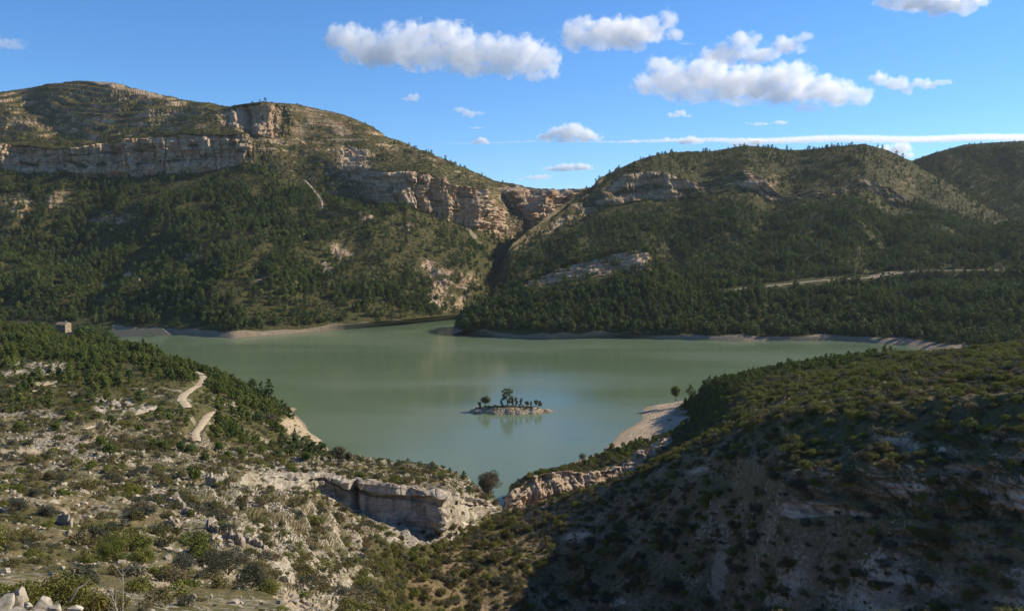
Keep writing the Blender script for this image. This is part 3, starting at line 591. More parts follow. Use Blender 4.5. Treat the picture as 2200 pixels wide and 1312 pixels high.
# ---- shaded scrub slope on the near right, with the headland behind it
def build_slope_right():
    p = build_patch('slope_right', 640, 3400, [
        layer([(640,.6,H-2.6),(3400,.6,H-2.2)], 'Dz', 6),
        layer([(640,20,H-14),(1100,20,H-14),(2200,20,H-12),(3400,20,H-8)], 'Dz', 10),
        layer([(640,50,H-32),(850,50,H-30),(1500,50,H-27),(2200,50,H-26),(3400,50,H-20)], 'Dz', 16),
        layer([(640,1450,185),(700,1400,190),(850,1335,200),(1000,1330,214),(1200,1330,222),(1300,1330,216),(1480,1330,202),(1680,1330,178),(1900,1330,160),(2200,1330,148),(3400,1330,130)], 'yD', 50),
        layer([(640,1400,195),(700,1350,200),(850,1262,212),(1000,1225,238),(1200,1195,250),(1350,1178,236),(1480,1165,222),(1680,1190,185),(1900,1195,168),(2200,1195,156),(3400,1195,138)], 'yD', 44),
        layer([(640,1380,205),(700,1320,212),(850,1218,228),(1000,1165,268),(1085,1135,286),(1200,1112,280),(1300,1090,270),(1480,1045,240),(1600,1080,210),(1680,1108,190),(1900,1112,173),(2200,1118,161),(3400,1118,144)], 'yD', 48, 8),
        layer([(640,1380,212),(700,1310,220),(850,1209,236),(1000,1146,284),(1085,1114,306),(1200,1082,294),(1300,1045,284),(1480,978,262),(1600,990,222),(1680,1022,196),(1900,1006,179),(2200,996,166),(3400,980,150)], 'yD', 46, 8),
        layer([(640,1385,220),(700,1310,228),(850,1209,246),(1000,1140,294),(1085,1107,316),(1200,1072,301),(1300,1038,292),(1480,958,275),(1600,918,245),(1700,890,225),(1900,868,205),(2200,846,182),(3400,820,165)], 'yD', 20, 8),
        layer([(640,220,22),(850,265,22),(1000,314,18),(1085,345,10),(1200,345,14),(1300,348,20),(1420,360,32),(1480,362,38),(1600,335,67),(1700,305,76.5),(1900,270,87),(2200,230,97),(3400,210,98)], 'Dz', 20, 8),
        layer([(640,300,5),(1000,350,2),(1075,372,-3),(1090,378,2),(1140,388,4),(1200,398,5),(1300,410,10),(1400,425,20),(1480,436,30),(1600,400,59.5),(1700,375,69),(1900,340,79.5),(2200,290,92),(3400,260,96)], 'Dz', 24, 4),
        layer([(640,340,-3),(1000,365,-4),(1075,378,-6),(1086,384,6),(1100,388,15),(1145,397,19),(1200,404,19.5),(1260,410,17),(1350,424,20),(1400,434,24),(1480,450,28),(1600,420,57.5),(1700,395,67),(1900,360,78),(2200,310,90.5),(3400,280,95)], 'Dz', 30, 4),
        layer([(640,400,-5),(1000,400,-6),(1075,390,-8),(1085,1063,402),(1100,1046,410),(1140,1029,430),(1200,1013,452),(1250,993,478),(1300,974,505),(1350,963,520),(1420,946,545),(1480,915,568),(1530,875,540),(1600,820,500),(1700,797,480),(1900,770,420),(2200,743,360),(3400,700,300)], 'mix', 44, 6),
        layer([(640,430,-8),(1075,410,-9),(1100,440,-5),(1200,490,-5),(1300,540,-5),(1380,560,-3),(1420,585,1),(1460,640,6),(1490,645,9.5),(1520,625,26),(1600,585,37.5),(1700,550,49),(1800,525,56),(1900,500,64),(2000,480,66.5),(2050,470,67.5),(2200,430,79),(3400,350,100)], 'Dz', 14, 5),
        layer([(640,470,-10),(1075,450,-12),(1300,600,-9),(1420,640,-6),(1480,690,-4),(1520,720,-4),(1600,720,0),(1700,650,20),(1900,560,40),(2050,600,45),(2200,560,55),(3400,460,80)], 'Dz', 4),
        layer([(640,900,-14),(3400,900,-14)], 'Dz', 0)], step=2.2, vs=2)
    start(p); X, Y, Z, V, U = p['X'], p['Y'], p['Z'], p['V'], p['U']
    near = sstep(3, 60, Y)
    fade = near * (1 - .5 * sstep(10.8, 11.5, V))
    p['Z'] = Z + fade * (fbm(X / 32, Y / 32, 3, 38) * 2.6 + fbm(X / 8, Y / 8, 3, 39) * .8)
    gul = np.exp(-((U - 1560 - (V - 4) * 25) / 34) ** 2) * band(p, 2.6, 5.6, .5); p['Z'] = p['Z'] - gul * 3.5
    wr = sstep(1560, 1700, U)
    p['Z'] = p['Z'] + terrace(p['Z'] - X * .1, 3.0, .13, fbm(X / 45, Y / 45, 2, 43) * .3) * .35 * wr * band(p, 3, 9.5, .5) * sstep(-.4, .2, fbm(X / 40, Y / 40, 2, 44))
    w1 = band(p, 4.95, 6.05, .08) * sstep(1640, 1720, U)
    w2 = band(p, 9.02, 10.02, .05) * sstep(1080, 1090, U) * (1 - sstep(1400, 1500, U))
    w3 = .75 * band(p, 3.2, 4.8, .3) * wr
    cliffy(p, w1, 5.4, 2.2, 57, .2); cliffy(p, w1, 2.0, 1.1, 157, .2); cliffy(p, w2, 5.0, 3.0, 59); cliffy(p, w2, 2, 1, 159); cliffy(p, w3 * sstep(.0, .4, fbm(X / 18, (Z - .1 * X) / 5, 2, 46)), 3.0, 2.0, 60, .1)
    push(p, p['n0'], (ridged(X / 3.4, Y / 3.4, 3, 47) * .3 + n2(X / 1.2, Y / 1.2, 48) * .12) * near)
    n = normals(p); steep = sstep(.84, .55, n[..., 2]); p['pp'] = proj(p['X'], p['Y'], p['Z'])
    rocky = fbm(X / 20, Y / 20, 4, 77)
    rock = .16 + .6 * rocky + .22 * steep * wr + .10 * steep - .2 * sstep(6.3, 7.3, V)
    rock = np.maximum(rock, w1 * (.46 + 1.5 * fbm(X / 16, (Z - .1 * X) / 5, 3, 177))); rock = np.maximum(rock, w2); rock = np.maximum(rock, w3 * (.6 + 1.2 * rocky))
    for b in ((1500,1010,60,12,-10),(1240,1150,70,16,-15),(1320,1290,60,20),(1760,795,60,4,-8),(2100,810,80,5,-6),(1150,1045,30,6,-20)):
        rock = np.maximum(rock, blob(p, *b) * (.55 + .6 * rocky))
    soil = sstep(8, 4, p['Z'] + 2 * n2(X / 25, Y / 25, 85)) * sstep(10.4, 11, V)
    soil = np.maximum(soil, blob(p, 1425, 905, 62, 46, 0) * sstep(14, 8, p['Z']) * sstep(10.6, 11, V)); soil = np.maximum(soil, blob(p, 1545, 1230, 26, 85, 8) * .8); soil = np.maximum(soil, blob(p, 1480, 1240, 30, 50, 8) * .4)
    green = np.clip(.22 + .7 * sstep(6.0, 7.5, V) + .5 * fbm(X / 18, Y / 18, 3, 108), 0, 1)
    p['m'] = np.stack([np.clip(rock, 0, 1), np.clip(soil, 0, 1), green], -1); p['wc'] = np.maximum(w1, w2)
    return p
_old_layer = layer
def layer(pts, kind, rows, sm=14):      # 'mix': columns left of 1080 are (distance, height), the others (row, distance)
    if kind == 'mix':
        q = []
        for px, a, b in pts:
            q.append((px, a, b) if px < 1080 else (px, b, float(P(CX, a, b)[2])))
        return _old_layer(q, 'Dz', rows, sm)
    return _old_layer(pts, kind, rows, sm)

PL = build_left_mountain(); PS = build_summit(); PG = build_gorge(); PR = build_right_mountain()
PF = build_far_hill(); PW = build_spur(); NL = build_slope_left(); NR = build_slope_right()
TRACKS = []
def lay_track(p, name, pix, w, soft, mat, label, lift=.3):
    q = track_line(p['name'], pix) if isinstance(pix, list) else pix
    carve(p, q, np.max(w), soft, .12, 15 if p is PR else 9 if p is PL else 2.5); TRACKS.append((name, q, w, lift, mat, label))
lay_track(NL, 'dirt_track', [(418,797),(432,803),(437,813),(428,826),(410,837),(396,846),(389,858),(398,868),(402,876)], np.interp(np.linspace(0, 1, 81), [0,.2,.6,1], [.8,2.2,2.4,2.0]), 2.5, M_TRACK, 'sunlit dirt track bending down the plateau towards the lake')
lay_track(NL, 'dirt_track', [(462,884),(446,892),(437,904),(428,918),(418,932),(422,948)], np.interp(np.linspace(0, 1, 51), [0,.3,1], [2.4,2.2,1.3]), 2.5, M_TRACK, 'short pale dirt track below the bend, its bank strewn with white stones')
lay_track(NL, 'dirt_track', [(180,922),(235,905),(290,890),(345,876)], 1.1, 2.0, M_TRACK, 'narrow straight track cutting across the stony plateau')
lay_track(NL, 'dirt_track', [(40,828),(80,829),(110,824),(133,816)], 1.9, 2.0, M_TRACK, 'short pale clearing track near the left edge of the plateau')
def row_line(p, v, u0, u1):              # along one lofted line of a patch
    i = int(np.argmin(np.abs(p['V'][:, 0] - v))); j = np.nonzero((p['u'] >= u0) & (p['u'] <= u1))[0]
    q = np.stack([p[c][i, j] for c in 'XYZ'], 1)
    for _ in range(25): q[1:-1] = (q[:-2] + 2 * q[1:-1] + q[2:]) / 4
    return q
lay_track(PR, 'mountain_road', row_line(PR, 3.0, 1490, 2300), 3.4, 7, M_ROAD, 'pale road running across the wooded mountainside', .8)
lay_track(PR, 'mountain_road', row_line(PR, 3.0, 1428, 1478), 3.0, 5, M_ROAD, 'short bit of pale road showing among the pines', .8)
lay_track(PL, 'footpath', [(655,388),(668,402),(680,418),(690,430),(692,448)], 2.0, 4, M_ROAD, 'faint pale footpath winding down the scrub below the peak', .8)
for p, m in ((PL, M_FAR), (PS, M_FAR), (PG, M_FAR), (PR, M_FAR), (PF, M_FAR), (PW, M_FAR), (NL, M_NEAR), (NR, M_NEARR)):
    if p is PR: p['m'][..., 1] = np.maximum(p['m'][..., 1], .40 * np.clip(p['track'], 0, 1))
    p['pp'] = proj(p['X'], p['Y'], p['Z']); p['obj'] = finish(p, m, p['m'])
for name, q, w, lift, mat, label in TRACKS: link(name, strip_mesh(name, q, w, lift, mat), kind='structure', label=label)

# ------------------------------------------------------------------ water and valley floor
def water_mat():
    m, nt, nodes, links, bsdf = new_mat('green lake water')
    tc = N(nt, 'ShaderNodeTexCoord').outputs['Object']
    mp = N(nt, 'ShaderNodeMapping'); links.new(tc, mp.inputs[0]); mp.inputs['Scale'].default_value = (.35, 1.0, 1)
    big = noise_n(nt, mp.outputs[0], 0.006, 3)
    c = mixc(nt, ramp(nt, big, .35, .65), (0.094, 0.136, 0.074), (0.122, 0.158, 0.088))
    links.new(c, bsdf.inputs['Base Color']); bsdf.inputs['IOR'].default_value = 1.33; bsdf.inputs['Specular IOR Level'].default_value = 0.24
    links.new(math_n(nt, 'ADD', math_n(nt, 'MULTIPLY', ramp(nt, big, .35, .65), 0.14), 0.07), bsdf.inputs['Roughness'])
    r = noise_n(nt, tc, 0.9, 3); bp = N(nt, 'ShaderNodeBump'); bp.inputs['Strength'].default_value = 0.22; bp.inputs['Distance'].default_value = 0.12
    links.new(r, bp.inputs['Height']); links.new(bp.outputs[0], bsdf.inputs['Normal'])
    return m
link('lake_water', mesh_np('lake_water', [(-1500, 300, 0), (1800, 300, 0), (1800, 1750, 0), (-1500, 1750, 0)], [(0, 1, 2, 3)], [water_mat()]), kind='structure', label='calm green water of the reservoir')
link('ground', mesh_np('ground', [(-6000, -2500, -17), (6000, -2500, -17), (6000, 6000, -17), (-6000, 6000, -17)], [(0, 1, 2, 3)], [M_FAR]), kind='structure')

# ------------------------------------------------------------------ mud beaches and the island
def world_patch(name, edge, y0, y1, w0, w1, h, mat, label, n=(120, 90), seed=0, out=1):
    """a low bank: edge gives the water line X(Y); rises with the distance inland"""
    ys = np.linspace(y0, y1, n[1]); e = np.interp(ys, edge[:, 1], edge[:, 0]); e = smooth1(e, 3)
    s = np.linspace(w0, w1, n[0]); S, Yg = np.meshgrid(s, ys); X = e[:, None] + out * S
    t = np.clip(S, 0, None)
    Z = np.where(S < 0, S * .25, h(t)) + (fbm(X / 11, Yg / 11, 3, seed) * .35 + n2(X / 2.2, Yg / 5, seed + 3) * .07) * sstep(-2, 6, S)
    Z = Z + .045 * np.sin(t * 2.4 + n2(X / 15, Yg / 15, seed + 9) * 3) * sstep(0, 4, t)                # old water lines
    p = dict(name=name, X=X, Y=Yg, Z=Z, u=s, V=S, U=S)
    m = np.stack([.2 + .3 * fbm(X / 6, Yg / 6, 2, seed + 5), np.full(X.shape, .9), np.zeros(X.shape)], -1)
    finish(p, mat, np.clip(m, 0, 1), label=label)
    return p
def wl(pix):                          # pixels of a water line to X, Y at lake level
    q = np.array([[float(v) for v in P(a, b, D_of(b, 0.0))[:2]] for a, b in pix]); return q[np.argsort(q[:, 1])]
world_patch('mud_beach', wl([(1290,975),(1318,948),(1335,928),(1362,914),(1382,900),(1378,886),(1392,870),(1415,858),(1445,853)]), 505, 668, -14, 62, lambda t: .13 * t + .0016 * t * t, M_BEACH, 'bare tan mud beach with curved water lines', seed=200)
world_patch('mud_bank', wl([(1150,1045),(1185,1018),(1205,1004),(1238,990),(1275,978)]), 430, 512, -10, 26, lambda t: .22 * t, M_BEACH, 'narrow strip of bare mud below the headland', (60, 60), 210)
world_patch('sand_spit', wl([(700,990),(682,946),(664,938),(650,932),(662,922),(655,910),(640,895),(628,885)]), 505, 660, -12, 36, lambda t: .16 * t, M_BEACH, 'pale sand spit at the foot of the stony hillside', (70, 80), 220, -1)

def island():
    c = np.array([float(v) for v in P(1096, 884, D_of(884, 0.0))[:2]])
    nx, ny = 220, 60
    U, V = np.meshgrid(np.linspace(-1.12, 1.12, nx), np.linspace(-1.3, 1.3, ny))
    X = c[0] + U * 34; Y = c[1] + V * 11
    wob = n2(X / 9, Y / 9, 301) * .18
    r = np.sqrt(np.abs(U) ** 2.2 + (V / np.clip(1 - .25 * np.abs(U), .2, 1)) ** 2) + wob
    Z = (1 - r) * 3.6; Z = np.where(Z > 0, 4.0 * np.tanh(Z * .7), Z * 1.2)
    Z = Z + terrace(Z, .9, .14, n2(X / 12, Y / 12, 302) * .5) * .8 + (fbm(X / 5, Y / 5, 3, 303) * .8 + np.round(n2(X / 2.2, Y / 2.2, 306) * 2) * .22) * (Z > -.8) + .5 * np.exp(-((U + .35) / .5) ** 2) * (Z > 0)
    p = dict(name='island', X=X, Y=Y, Z=Z, u=U, V=V, U=U); n = normals(p)
    PATCH['island'] = p
    m = np.stack([.35 + .4 * sstep(.9, .7, n[..., 2]) + .2 * n2(X / 3, Y / 3, 304), .5 + .35 * n2(X / 6, Y / 6, 305) - .3 * sstep(2.2, 3.4, Z), .2 + 0 * X], -1)
    finish(p, M_BEACH, np.clip(m, 0, 1), label='small bare islet with a row of trees in the lake')
    return c
ISL = island()
def isl_z(x, y):
    p = PATCH['island']; d = (p['X'] - x) ** 2 + (p['Y'] - y) ** 2
    return float(p['Z'].ravel()[np.argmin(d)])

# ------------------------------------------------------------------ plants
def tube(pts, rad, sides=6):
    pts = np.array(pts, float); n = len(pts); V = []; Fc = []
    for k in range(n):
        t = pts[min(k + 1, n - 1)] - pts[max(k - 1, 0)]; t /= np.linalg.norm(t) + 1e-9
        a = np.cross(t, (0.3, 1, .2)); a /= np.linalg.norm(a) + 1e-9; b = np.cross(t, a)
        for s in range(sides):
            q = 2 * math.pi * s / sides; V.append(pts[k] + rad[k] * (a * math.cos(q) + b * math.sin(q)))
    for k in range(n - 1):
        for s in range(sides):
            Fc.append((k * sides + s, k * sides + (s + 1) % sides, (k + 1) * sides + (s + 1) % sides, (k + 1) * sides + s))
    Fc.append(tuple((n - 1) * sides + np.array([0, 1, 2, 3 % sides])))
    return np.array(V), np.array(Fc)
def join(parts):
    V, Fc, o = [], [], 0
    for v, f in parts: V.append(v); Fc.append(f + o); o += len(v)
    return np.concatenate(V), np.concatenate(Fc)
def leaves(r, clumps, n, size, outward=.55, aspect=.55, shell=.5, up=.15):
    c = np.array(clumps, float)
    rad = c[:, 3:6] if c.shape[1] > 4 else np.repeat(c[:, 3:4], 3, 1)
    w = rad[:, 0] * rad[:, 1] + rad[:, 0] * rad[:, 2]; k = r.choice(len(c), n, p=w / w.sum())
    d = r.normal(size=(n, 3)); d /= np.linalg.norm(d, axis=1, keepdims=True)
    q = c[k, :3] + d * rad[k] * (shell + (1 - shell) * r.random((n, 1)) ** .6)
    nn = d * outward + r.normal(size=(n, 3)) * (1 - outward) * .8 + np.array([0, 0, up]); nn /= np.linalg.norm(nn, axis=1, keepdims=True)
    t = np.cross(nn, r.normal(size=(n, 3))); t /= np.linalg.norm(t, axis=1, keepdims=True); b = np.cross(nn, t)
    s = size * (.55 + .9 * r.random((n, 1)))
    V = np.stack([q - t * s, q - b * s * aspect, q + t * s, q + b * s * aspect], 1).reshape(-1, 3)
    return V, np.arange(n * 4).reshape(n, 4)
def pine_clumps(r, h, w, base=.28, flat=.55, m=26):
    cl = []
    for k in range(m):
        t = r.random() ** .8; z = h * (base + (1 - base) * t * .93)
        env = w / 2 * (math.sin(math.pi * min(1, .18 + .80 * t)) ** .8)
        a = r.random() * 6.283; rr = env * math.sqrt(r.random()) * .85
        s = w * r.uniform(.12, .22) * (1 - .35 * t)
        cl.append((rr * math.cos(a), rr * math.sin(a), z, s, s, s * flat))
    return cl
def limbs(r, cl, h, r0, mat_top=.8, bend=.05, m=8):
    top = np.array([r.normal() * bend * h, r.normal() * bend * h, h * mat_top])
    mid = np.array([r.normal() * bend * h * .5, r.normal() * bend * h * .5, h * .4])
    parts = [tube([(0, 0, -.4), (0, 0, h * .12), mid, top], [r0 * 1.25, r0, r0 * .72, r0 * .25], 7)]
    for c in sorted(cl, key=lambda q: q[2])[::max(1, len(cl) // m)]:
        t = max(.2, min(.9, (c[2] / h - .12))); b = mid * t / .4 if t < .4 else mid + (top - mid) * (t - .4) / .4 if t < .8 else top
        e = np.array(c[:3]); parts.append(tube([b, (b + e) / 2 + (0, 0, -.02 * h), e], [r0 * .38, r0 * .25, r0 * .1], 5))
    return join(parts)
def tree_data(name, kind, h, w, seed, n, leaf, mat, bark=None, base=.28):
    """crown mesh, trunk mesh"""
    r = np.random.default_rng(seed)
    if kind == 'pine': cl = pine_clumps(r, h, w, base, .6, 30)
    elif kind == 'round':
        cl = []
        for k in range(44):
            d = r.normal(size=3); d /= np.linalg.norm(d); d *= r.uniform(.3, .74)
            s = w * r.uniform(.13, .21); cl.append((d[0] * w / 2, d[1] * w / 2, h * (base + (1 - base) * (.5 + .5 * d[2])), s, s, s * .85))
    elif kind == 'airy':
        cl = []
        for k in range(30):
            a = r.random() * 6.283; t = r.random(); rr = w / 2 * math.sqrt(r.random()) * .85
            s = w * r.uniform(.08, .15); cl.append((rr * math.cos(a), rr * math.sin(a), h * (base + (1 - base) * (1 - (rr / (w / 2)) ** 2 * .3) * (.25 + .72 * t)), s, s, s * .8))
    elif kind == 'thin':
        cl = [(r.normal() * w * .16, r.normal() * w * .16, h * (base + (1 - base) * (k + .5) / 9), w * .28 * (1 - .4 * abs(k - 3.5) / 5),) * 1 + (w * .28, h * .09) for k in range(9)]
    else:  # cone
        cl = []
        for k in range(26):
            t = r.random() ** 1.3; a = r.random() * 6.283; rr = w / 2 * (1 - t) * .7 * math.sqrt(r.random())
            s = w * .2 * (1 - .75 * t); cl.append((rr * math.cos(a), rr * math.sin(a), h * (base + (1 - base) * t * .96), s, s, s))
    v, f = leaves(r, cl, n, leaf)
    crown = mesh_np(name + ' crown', v, f, [mat])
    tv, tf = limbs(r, cl, h, h * .022 + .05)
    trunk = mesh_np(name + ' trunk', tv, tf, [bark or M_BARK], True)
    return crown, trunk
def place_tree(name, data, loc, label, group=None, scale=1.0, rot=None, cat='tree'):
    root = link(name, None, loc=loc, label=label, cat=cat, group=group)
    root.scale = (scale,) * 3; root.rotation_euler.z = random.random() * 6.28 if rot is None else rot
    link('crown', data[0], root); link('trunk', data[1], root)
    return root
def shrub_data(name, seed, w, h, n, leaf, mat, m=14, flat=.8):
    r = np.random.default_rng(seed); cl = []
    for k in range(m):
        a = r.random() * 6.283; rr = w / 2 * math.sqrt(r.random()) * .78
        s = w * r.uniform(.12, .22); cl.append((rr * math.cos(a), rr * math.sin(a), max(s * .5, h * (.25 + .5 * r.random()) * (1 - (rr / (w / 2)) ** 2 * .5)), s, s, s * flat))
    v, f = leaves(r, cl, n, leaf, .5, .6, .45, .2)
    return mesh_np(name, v, f, [mat])
def stems_data(name, seed, w, h, mat, m=7, rad=.03):
    r = np.random.default_rng(seed)
    return mesh_np(name, *join([tube([(0, 0, -.1), (math.cos(a) * w * .15, math.sin(a) * w * .15, h * .3), (math.cos(a) * w * .3, math.sin(a) * w * .3, h * .62)], [rad, rad * .7, rad * .3], 4) for a in r.random(m) * 6.283]), [mat], True)
def rock_data(name, seed, dims, mat, n=22, cut=.25):
    r = np.random.default_rng(seed); bm = bmesh.new()
    q = r.normal(size=(n, 3)); q /= np.linalg.norm(q, axis=1, keepdims=True)
    q = np.sign(q) * np.abs(q) ** .75 * r.uniform(.72, 1.08, (n, 1))
    for v in q * np.array(dims) / 2: bm.verts.new(v)
    res = bmesh.ops.convex_hull(bm, input=bm.verts)
    bmesh.ops.delete(bm, geom=[g for g in res['geom_interior'] if isinstance(g, bmesh.types.BMVert)], context='VERTS')
    bmesh.ops.bevel(bm, geom=list(bm.edges), offset=min(dims) * .018, segments=1, affect='EDGES', profile=.6)
    me = bpy.data.meshes.new(name); bm.to_mesh(me); bm.free(); me.materials.append(mat)
    return me

# ---- geometry-node scatter: one mass of plants or stones nobody could count
def scatter_tree(coll):
    ng = bpy.data.node_groups.new('scatter ' + coll.name, 'GeometryNodeTree')
    ng.interface.new_socket('Geometry', in_out='INPUT', socket_type='NodeSocketGeometry'); ng.interface.new_socket('Geometry', in_out='OUTPUT', socket_type='NodeSocketGeometry')
    nd, lk = ng.nodes, ng.links
    gi = nd.new('NodeGroupInput'); go = nd.new('NodeGroupOutput'); ip = nd.new('GeometryNodeInstanceOnPoints'); ci = nd.new('GeometryNodeCollectionInfo')
    ci.inputs['Collection'].default_value = coll; ci.inputs['Separate Children'].default_value = True; ci.inputs['Reset Children'].default_value = True
    def att(n, t):
        a = nd.new('GeometryNodeInputNamedAttribute'); a.data_type = t; a.inputs['Name'].default_value = n; return a.outputs['Attribute']
    lk.new(gi.outputs[0], ip.inputs['Points']); lk.new(ci.outputs[0], ip.inputs['Instance']); ip.inputs['Pick Instance'].default_value = True
    lk.new(att('pick', 'INT'), ip.inputs['Instance Index']); lk.new(att('rot', 'FLOAT_VECTOR'), ip.inputs['Rotation']); lk.new(att('scl', 'FLOAT_VECTOR'), ip.inputs['Scale'])
    lk.new(ip.outputs[0], go.inputs[0])
    return ng
COLLS = {}
def proto_coll(name, meshes):
    c = bpy.data.collections.new(name)
    for k, m in enumerate(meshes):
        o = bpy.data.objects.new('%s %02d' % (name, k), m); c.objects.link(o)
    COLLS[name] = (c, len(meshes), scatter_tree(c)); return name
def scatter_obj(name, coll, pts, scl, label, cat, pick=None, tilt=.08, seed=0):
    c, m, ng = COLLS[coll]; r = np.random.default_rng(seed); n = len(pts)
    rot = np.stack([r.normal(size=n) * tilt, r.normal(size=n) * tilt, r.random(n) * 6.283], 1).astype(np.float32)
    s3 = (scl[:, None] * (1 + .14 * r.normal(size=(n, 3)))).astype(np.float32)
    pk = (r.integers(0, m, n) if pick is None else pick).astype(np.int32)
    me = bpy.data.meshes.new(name); me.vertices.add(n); me.vertices.foreach_set('co', np.asarray(pts, np.float32).ravel())
    for k, t, a in (('rot', 'FLOAT_VECTOR', rot), ('scl', 'FLOAT_VECTOR', s3), ('pick', 'INT', pk)):
        at = me.attributes.new(k, t, 'POINT'); at.data.foreach_set('value' if t == 'INT' else 'vector', a.ravel())
    o = link(name, me, label=label, cat=cat, kind='stuff')
    md = o.modifiers.new('scatter', 'NODES'); md.node_group = ng
    return o
def sample(p, dens, seed, lim=(-160, 2360), sink=0.0):
    """random points on a patch, dens per square metre at its vertices"""
    r = np.random.default_rng(seed)
    A = np.stack([p[c] for c in 'XYZ'], -1)
    e1 = A[:-1, 1:] - A[:-1, :-1]; e2 = A[1:, :-1] - A[:-1, :-1]
    area = np.abs(e1[..., 0] * e2[..., 1] - e1[..., 1] * e2[..., 0])
    w = area * np.clip(dens[:-1, :-1], 0, None)
    u = p['pp'][0][:-1, :-1]; w = np.where((u > lim[0]) & (u < lim[1]), w, 0)
    n = int(w.sum()); k = r.choice(w.size, n, p=w.ravel() / w.sum()); i, j = np.unravel_index(k, w.shape)
    a, b = r.random((n, 1)), r.random((n, 1))
    q = (A[i, j] * (1 - a) + A[i, j + 1] * a) * (1 - b) + (A[i + 1, j] * (1 - a) + A[i + 1, j + 1] * a) * b
    q[:, 2] -= sink
    return q, i, j

def mix_meshes(name, a, b):            # crown and trunk of a scatter tree in one mesh, two materials
    va = np.zeros(len(a.vertices) * 3, np.float32); a.vertices.foreach_get('co', va); vb = np.zeros(len(b.vertices) * 3, np.float32); b.vertices.foreach_get('co', vb)
    fa = np.zeros(len(a.polygons) * 4, np.int32); a.loops.foreach_get('vertex_index', fa); fb = np.zeros(len(b.polygons) * 4, np.int32); b.loops.foreach_get('vertex_index', fb)
    f = np.concatenate([fa.reshape(-1, 4), fb.reshape(-1, 4) + len(va) // 3])
    return mesh_np(name, np.concatenate([va, vb]), f, [a.materials[0], b.materials[0]], False, None, [0] * (len(fa) // 4) + [1] * (len(fb) // 4))
FAR_D = [tree_data('far pine', 'pine', 9 + k % 3, 6.2 + .5 * (k % 2), 400 + k, 260, .62, M_PINE_DK, None, .12) for k in range(5)]
FAR_L = [tree_data('far light pine', 'pine', 8 + k % 3, 6.0, 420 + k, 260, .6, M_PINE, None, .10) for k in range(4)]
proto_coll('far pines', [mix_meshes('fp', *d) for d in FAR_D + FAR_L])
proto_coll('near pines', [mix_meshes('np', *tree_data('near pine', 'pine', 5.0 + k % 2, 4.0, 440 + k, 700, .28, M_PINE if k != 2 else M_PINE_DK, None, .08)) for k in range(5)])
SHR = []
for k in range(9):
    SHR.append(shrub_data('shrub leaves', 460 + k, 2.0, 1.15 + .25 * (k % 3), 1100, .062, (M_SHRUB, M_SHRUB, M_SHRUB_G, M_SHRUB, M_SHRUB_GR, M_SHRUB_G, M_SHRUB, M_SHRUB_GR, M_SHRUB)[k]))
STEM = [stems_data('shrub stems', 480 + k, 2.0, 1.2, M_TWIG) for k in range(3)]
proto_coll('shrubs', SHR)
proto_coll('stones', [rock_data('stone', 490 + k, (1, .8, .55 + .1 * k), M_STONE, 14) for k in range(5)])
proto_coll('far shrubs', [shrub_data('far shrub', 500 + k, 2.4, 1.8, 60, .42, (M_SHRUB, M_PINE_DK, M_SHRUB_G)[k % 3], 7) for k in range(4)])

# ---- woods on the far slopes
def forest(p, dens, name, label, seed, light=.3, size=(.85, 1.45), cat='forest'):
    q, i, j = sample(p, dens, seed, sink=.3); r = np.random.default_rng(seed + 1)
    X, Y = q[:, 0], q[:, 1]
    patch = n2(X / 70, Y / 70, seed + 2) * .5 + .5
    pick = np.where(r.random(len(q)) < np.clip(light + (patch - .5) * .8, .03, .95), r.integers(5, 9, len(q)), r.integers(0, 5, len(q)))
    return scatter_obj(name, 'far pines', q, (size[0] * .6 + (size[1] - size[0] * .6) * r.random(len(q)) ** .75) * (1 + .3 * (n2(X / 40, Y / 40, seed + 3))), label, cat, pick, .05, seed)
def cover(p, dens, name, label, seed, size=(.6, 1.5)):
    q, i, j = sample(p, dens, seed, sink=.2); r = np.random.default_rng(seed + 1)
    return scatter_obj(name, 'far shrubs', q, r.uniform(*size, len(q)), label, 'scrub', None, .1, seed)
def bare(p): return np.clip(1 - 1.5 * np.clip(p['m'][..., 0] - .25, 0, 1), 0, 1) * (p['m'][..., 1] < .35) * (1 - np.clip(p.get('track', 0), 0, 1))
V, X, Y, Z = PL['V'], PL['X'], PL['Y'], PL['Z']
wood = sstep(.9, 1.1, V) * (1 - sstep(4.6, 5.2, V) * .93) * bare(PL)
gl = fbm(X / 120, Y / 120, 3, 601)
forest(PL, wood * (.008 + .030 * sstep(-.3, .25, gl)) * (1 - .72 * sstep(640, 760, PL['U']) * sstep(1.7, 2.3, V)) * (1 - .8 * sstep(.0, .25, fbm(X / 65, Y / 65, 3, 603))) * (1 - sstep(7.95, 8.05, V)), 'pine_forest', 'dark pine woods covering the slope below the long cliff', 602, .38)
cover(PL, .03 * bare(PL) * sstep(1.1, 1.5, V) * (1 - sstep(8.0, 8.1, V)) + .03 * band(PL, 7.9, 8.02, .03) * bare(PL) + .03 * band(PL, 5.3, 5.55, .05), 'hillside_scrub', 'low scrub dotting the mountain with the long cliff', 604)
cover(PS, .026 * bare(PS) * sstep(.9, 1.1, PS['V']) * (1 - sstep(3.02, 3.1, PS['V'])), 'summit_scrub', 'low scrub dotting the highest rounded summit', 606)
cover(PG, .02 * bare(PG) * sstep(.9, 1.1, PG['V']) * (1 - sstep(4.05, 4.2, PG['V'])), 'gorge_scrub', 'dark scrub on the ledges at the head of the gorge', 608)
V, X, Y = PR['V'], PR['X'], PR['Y']
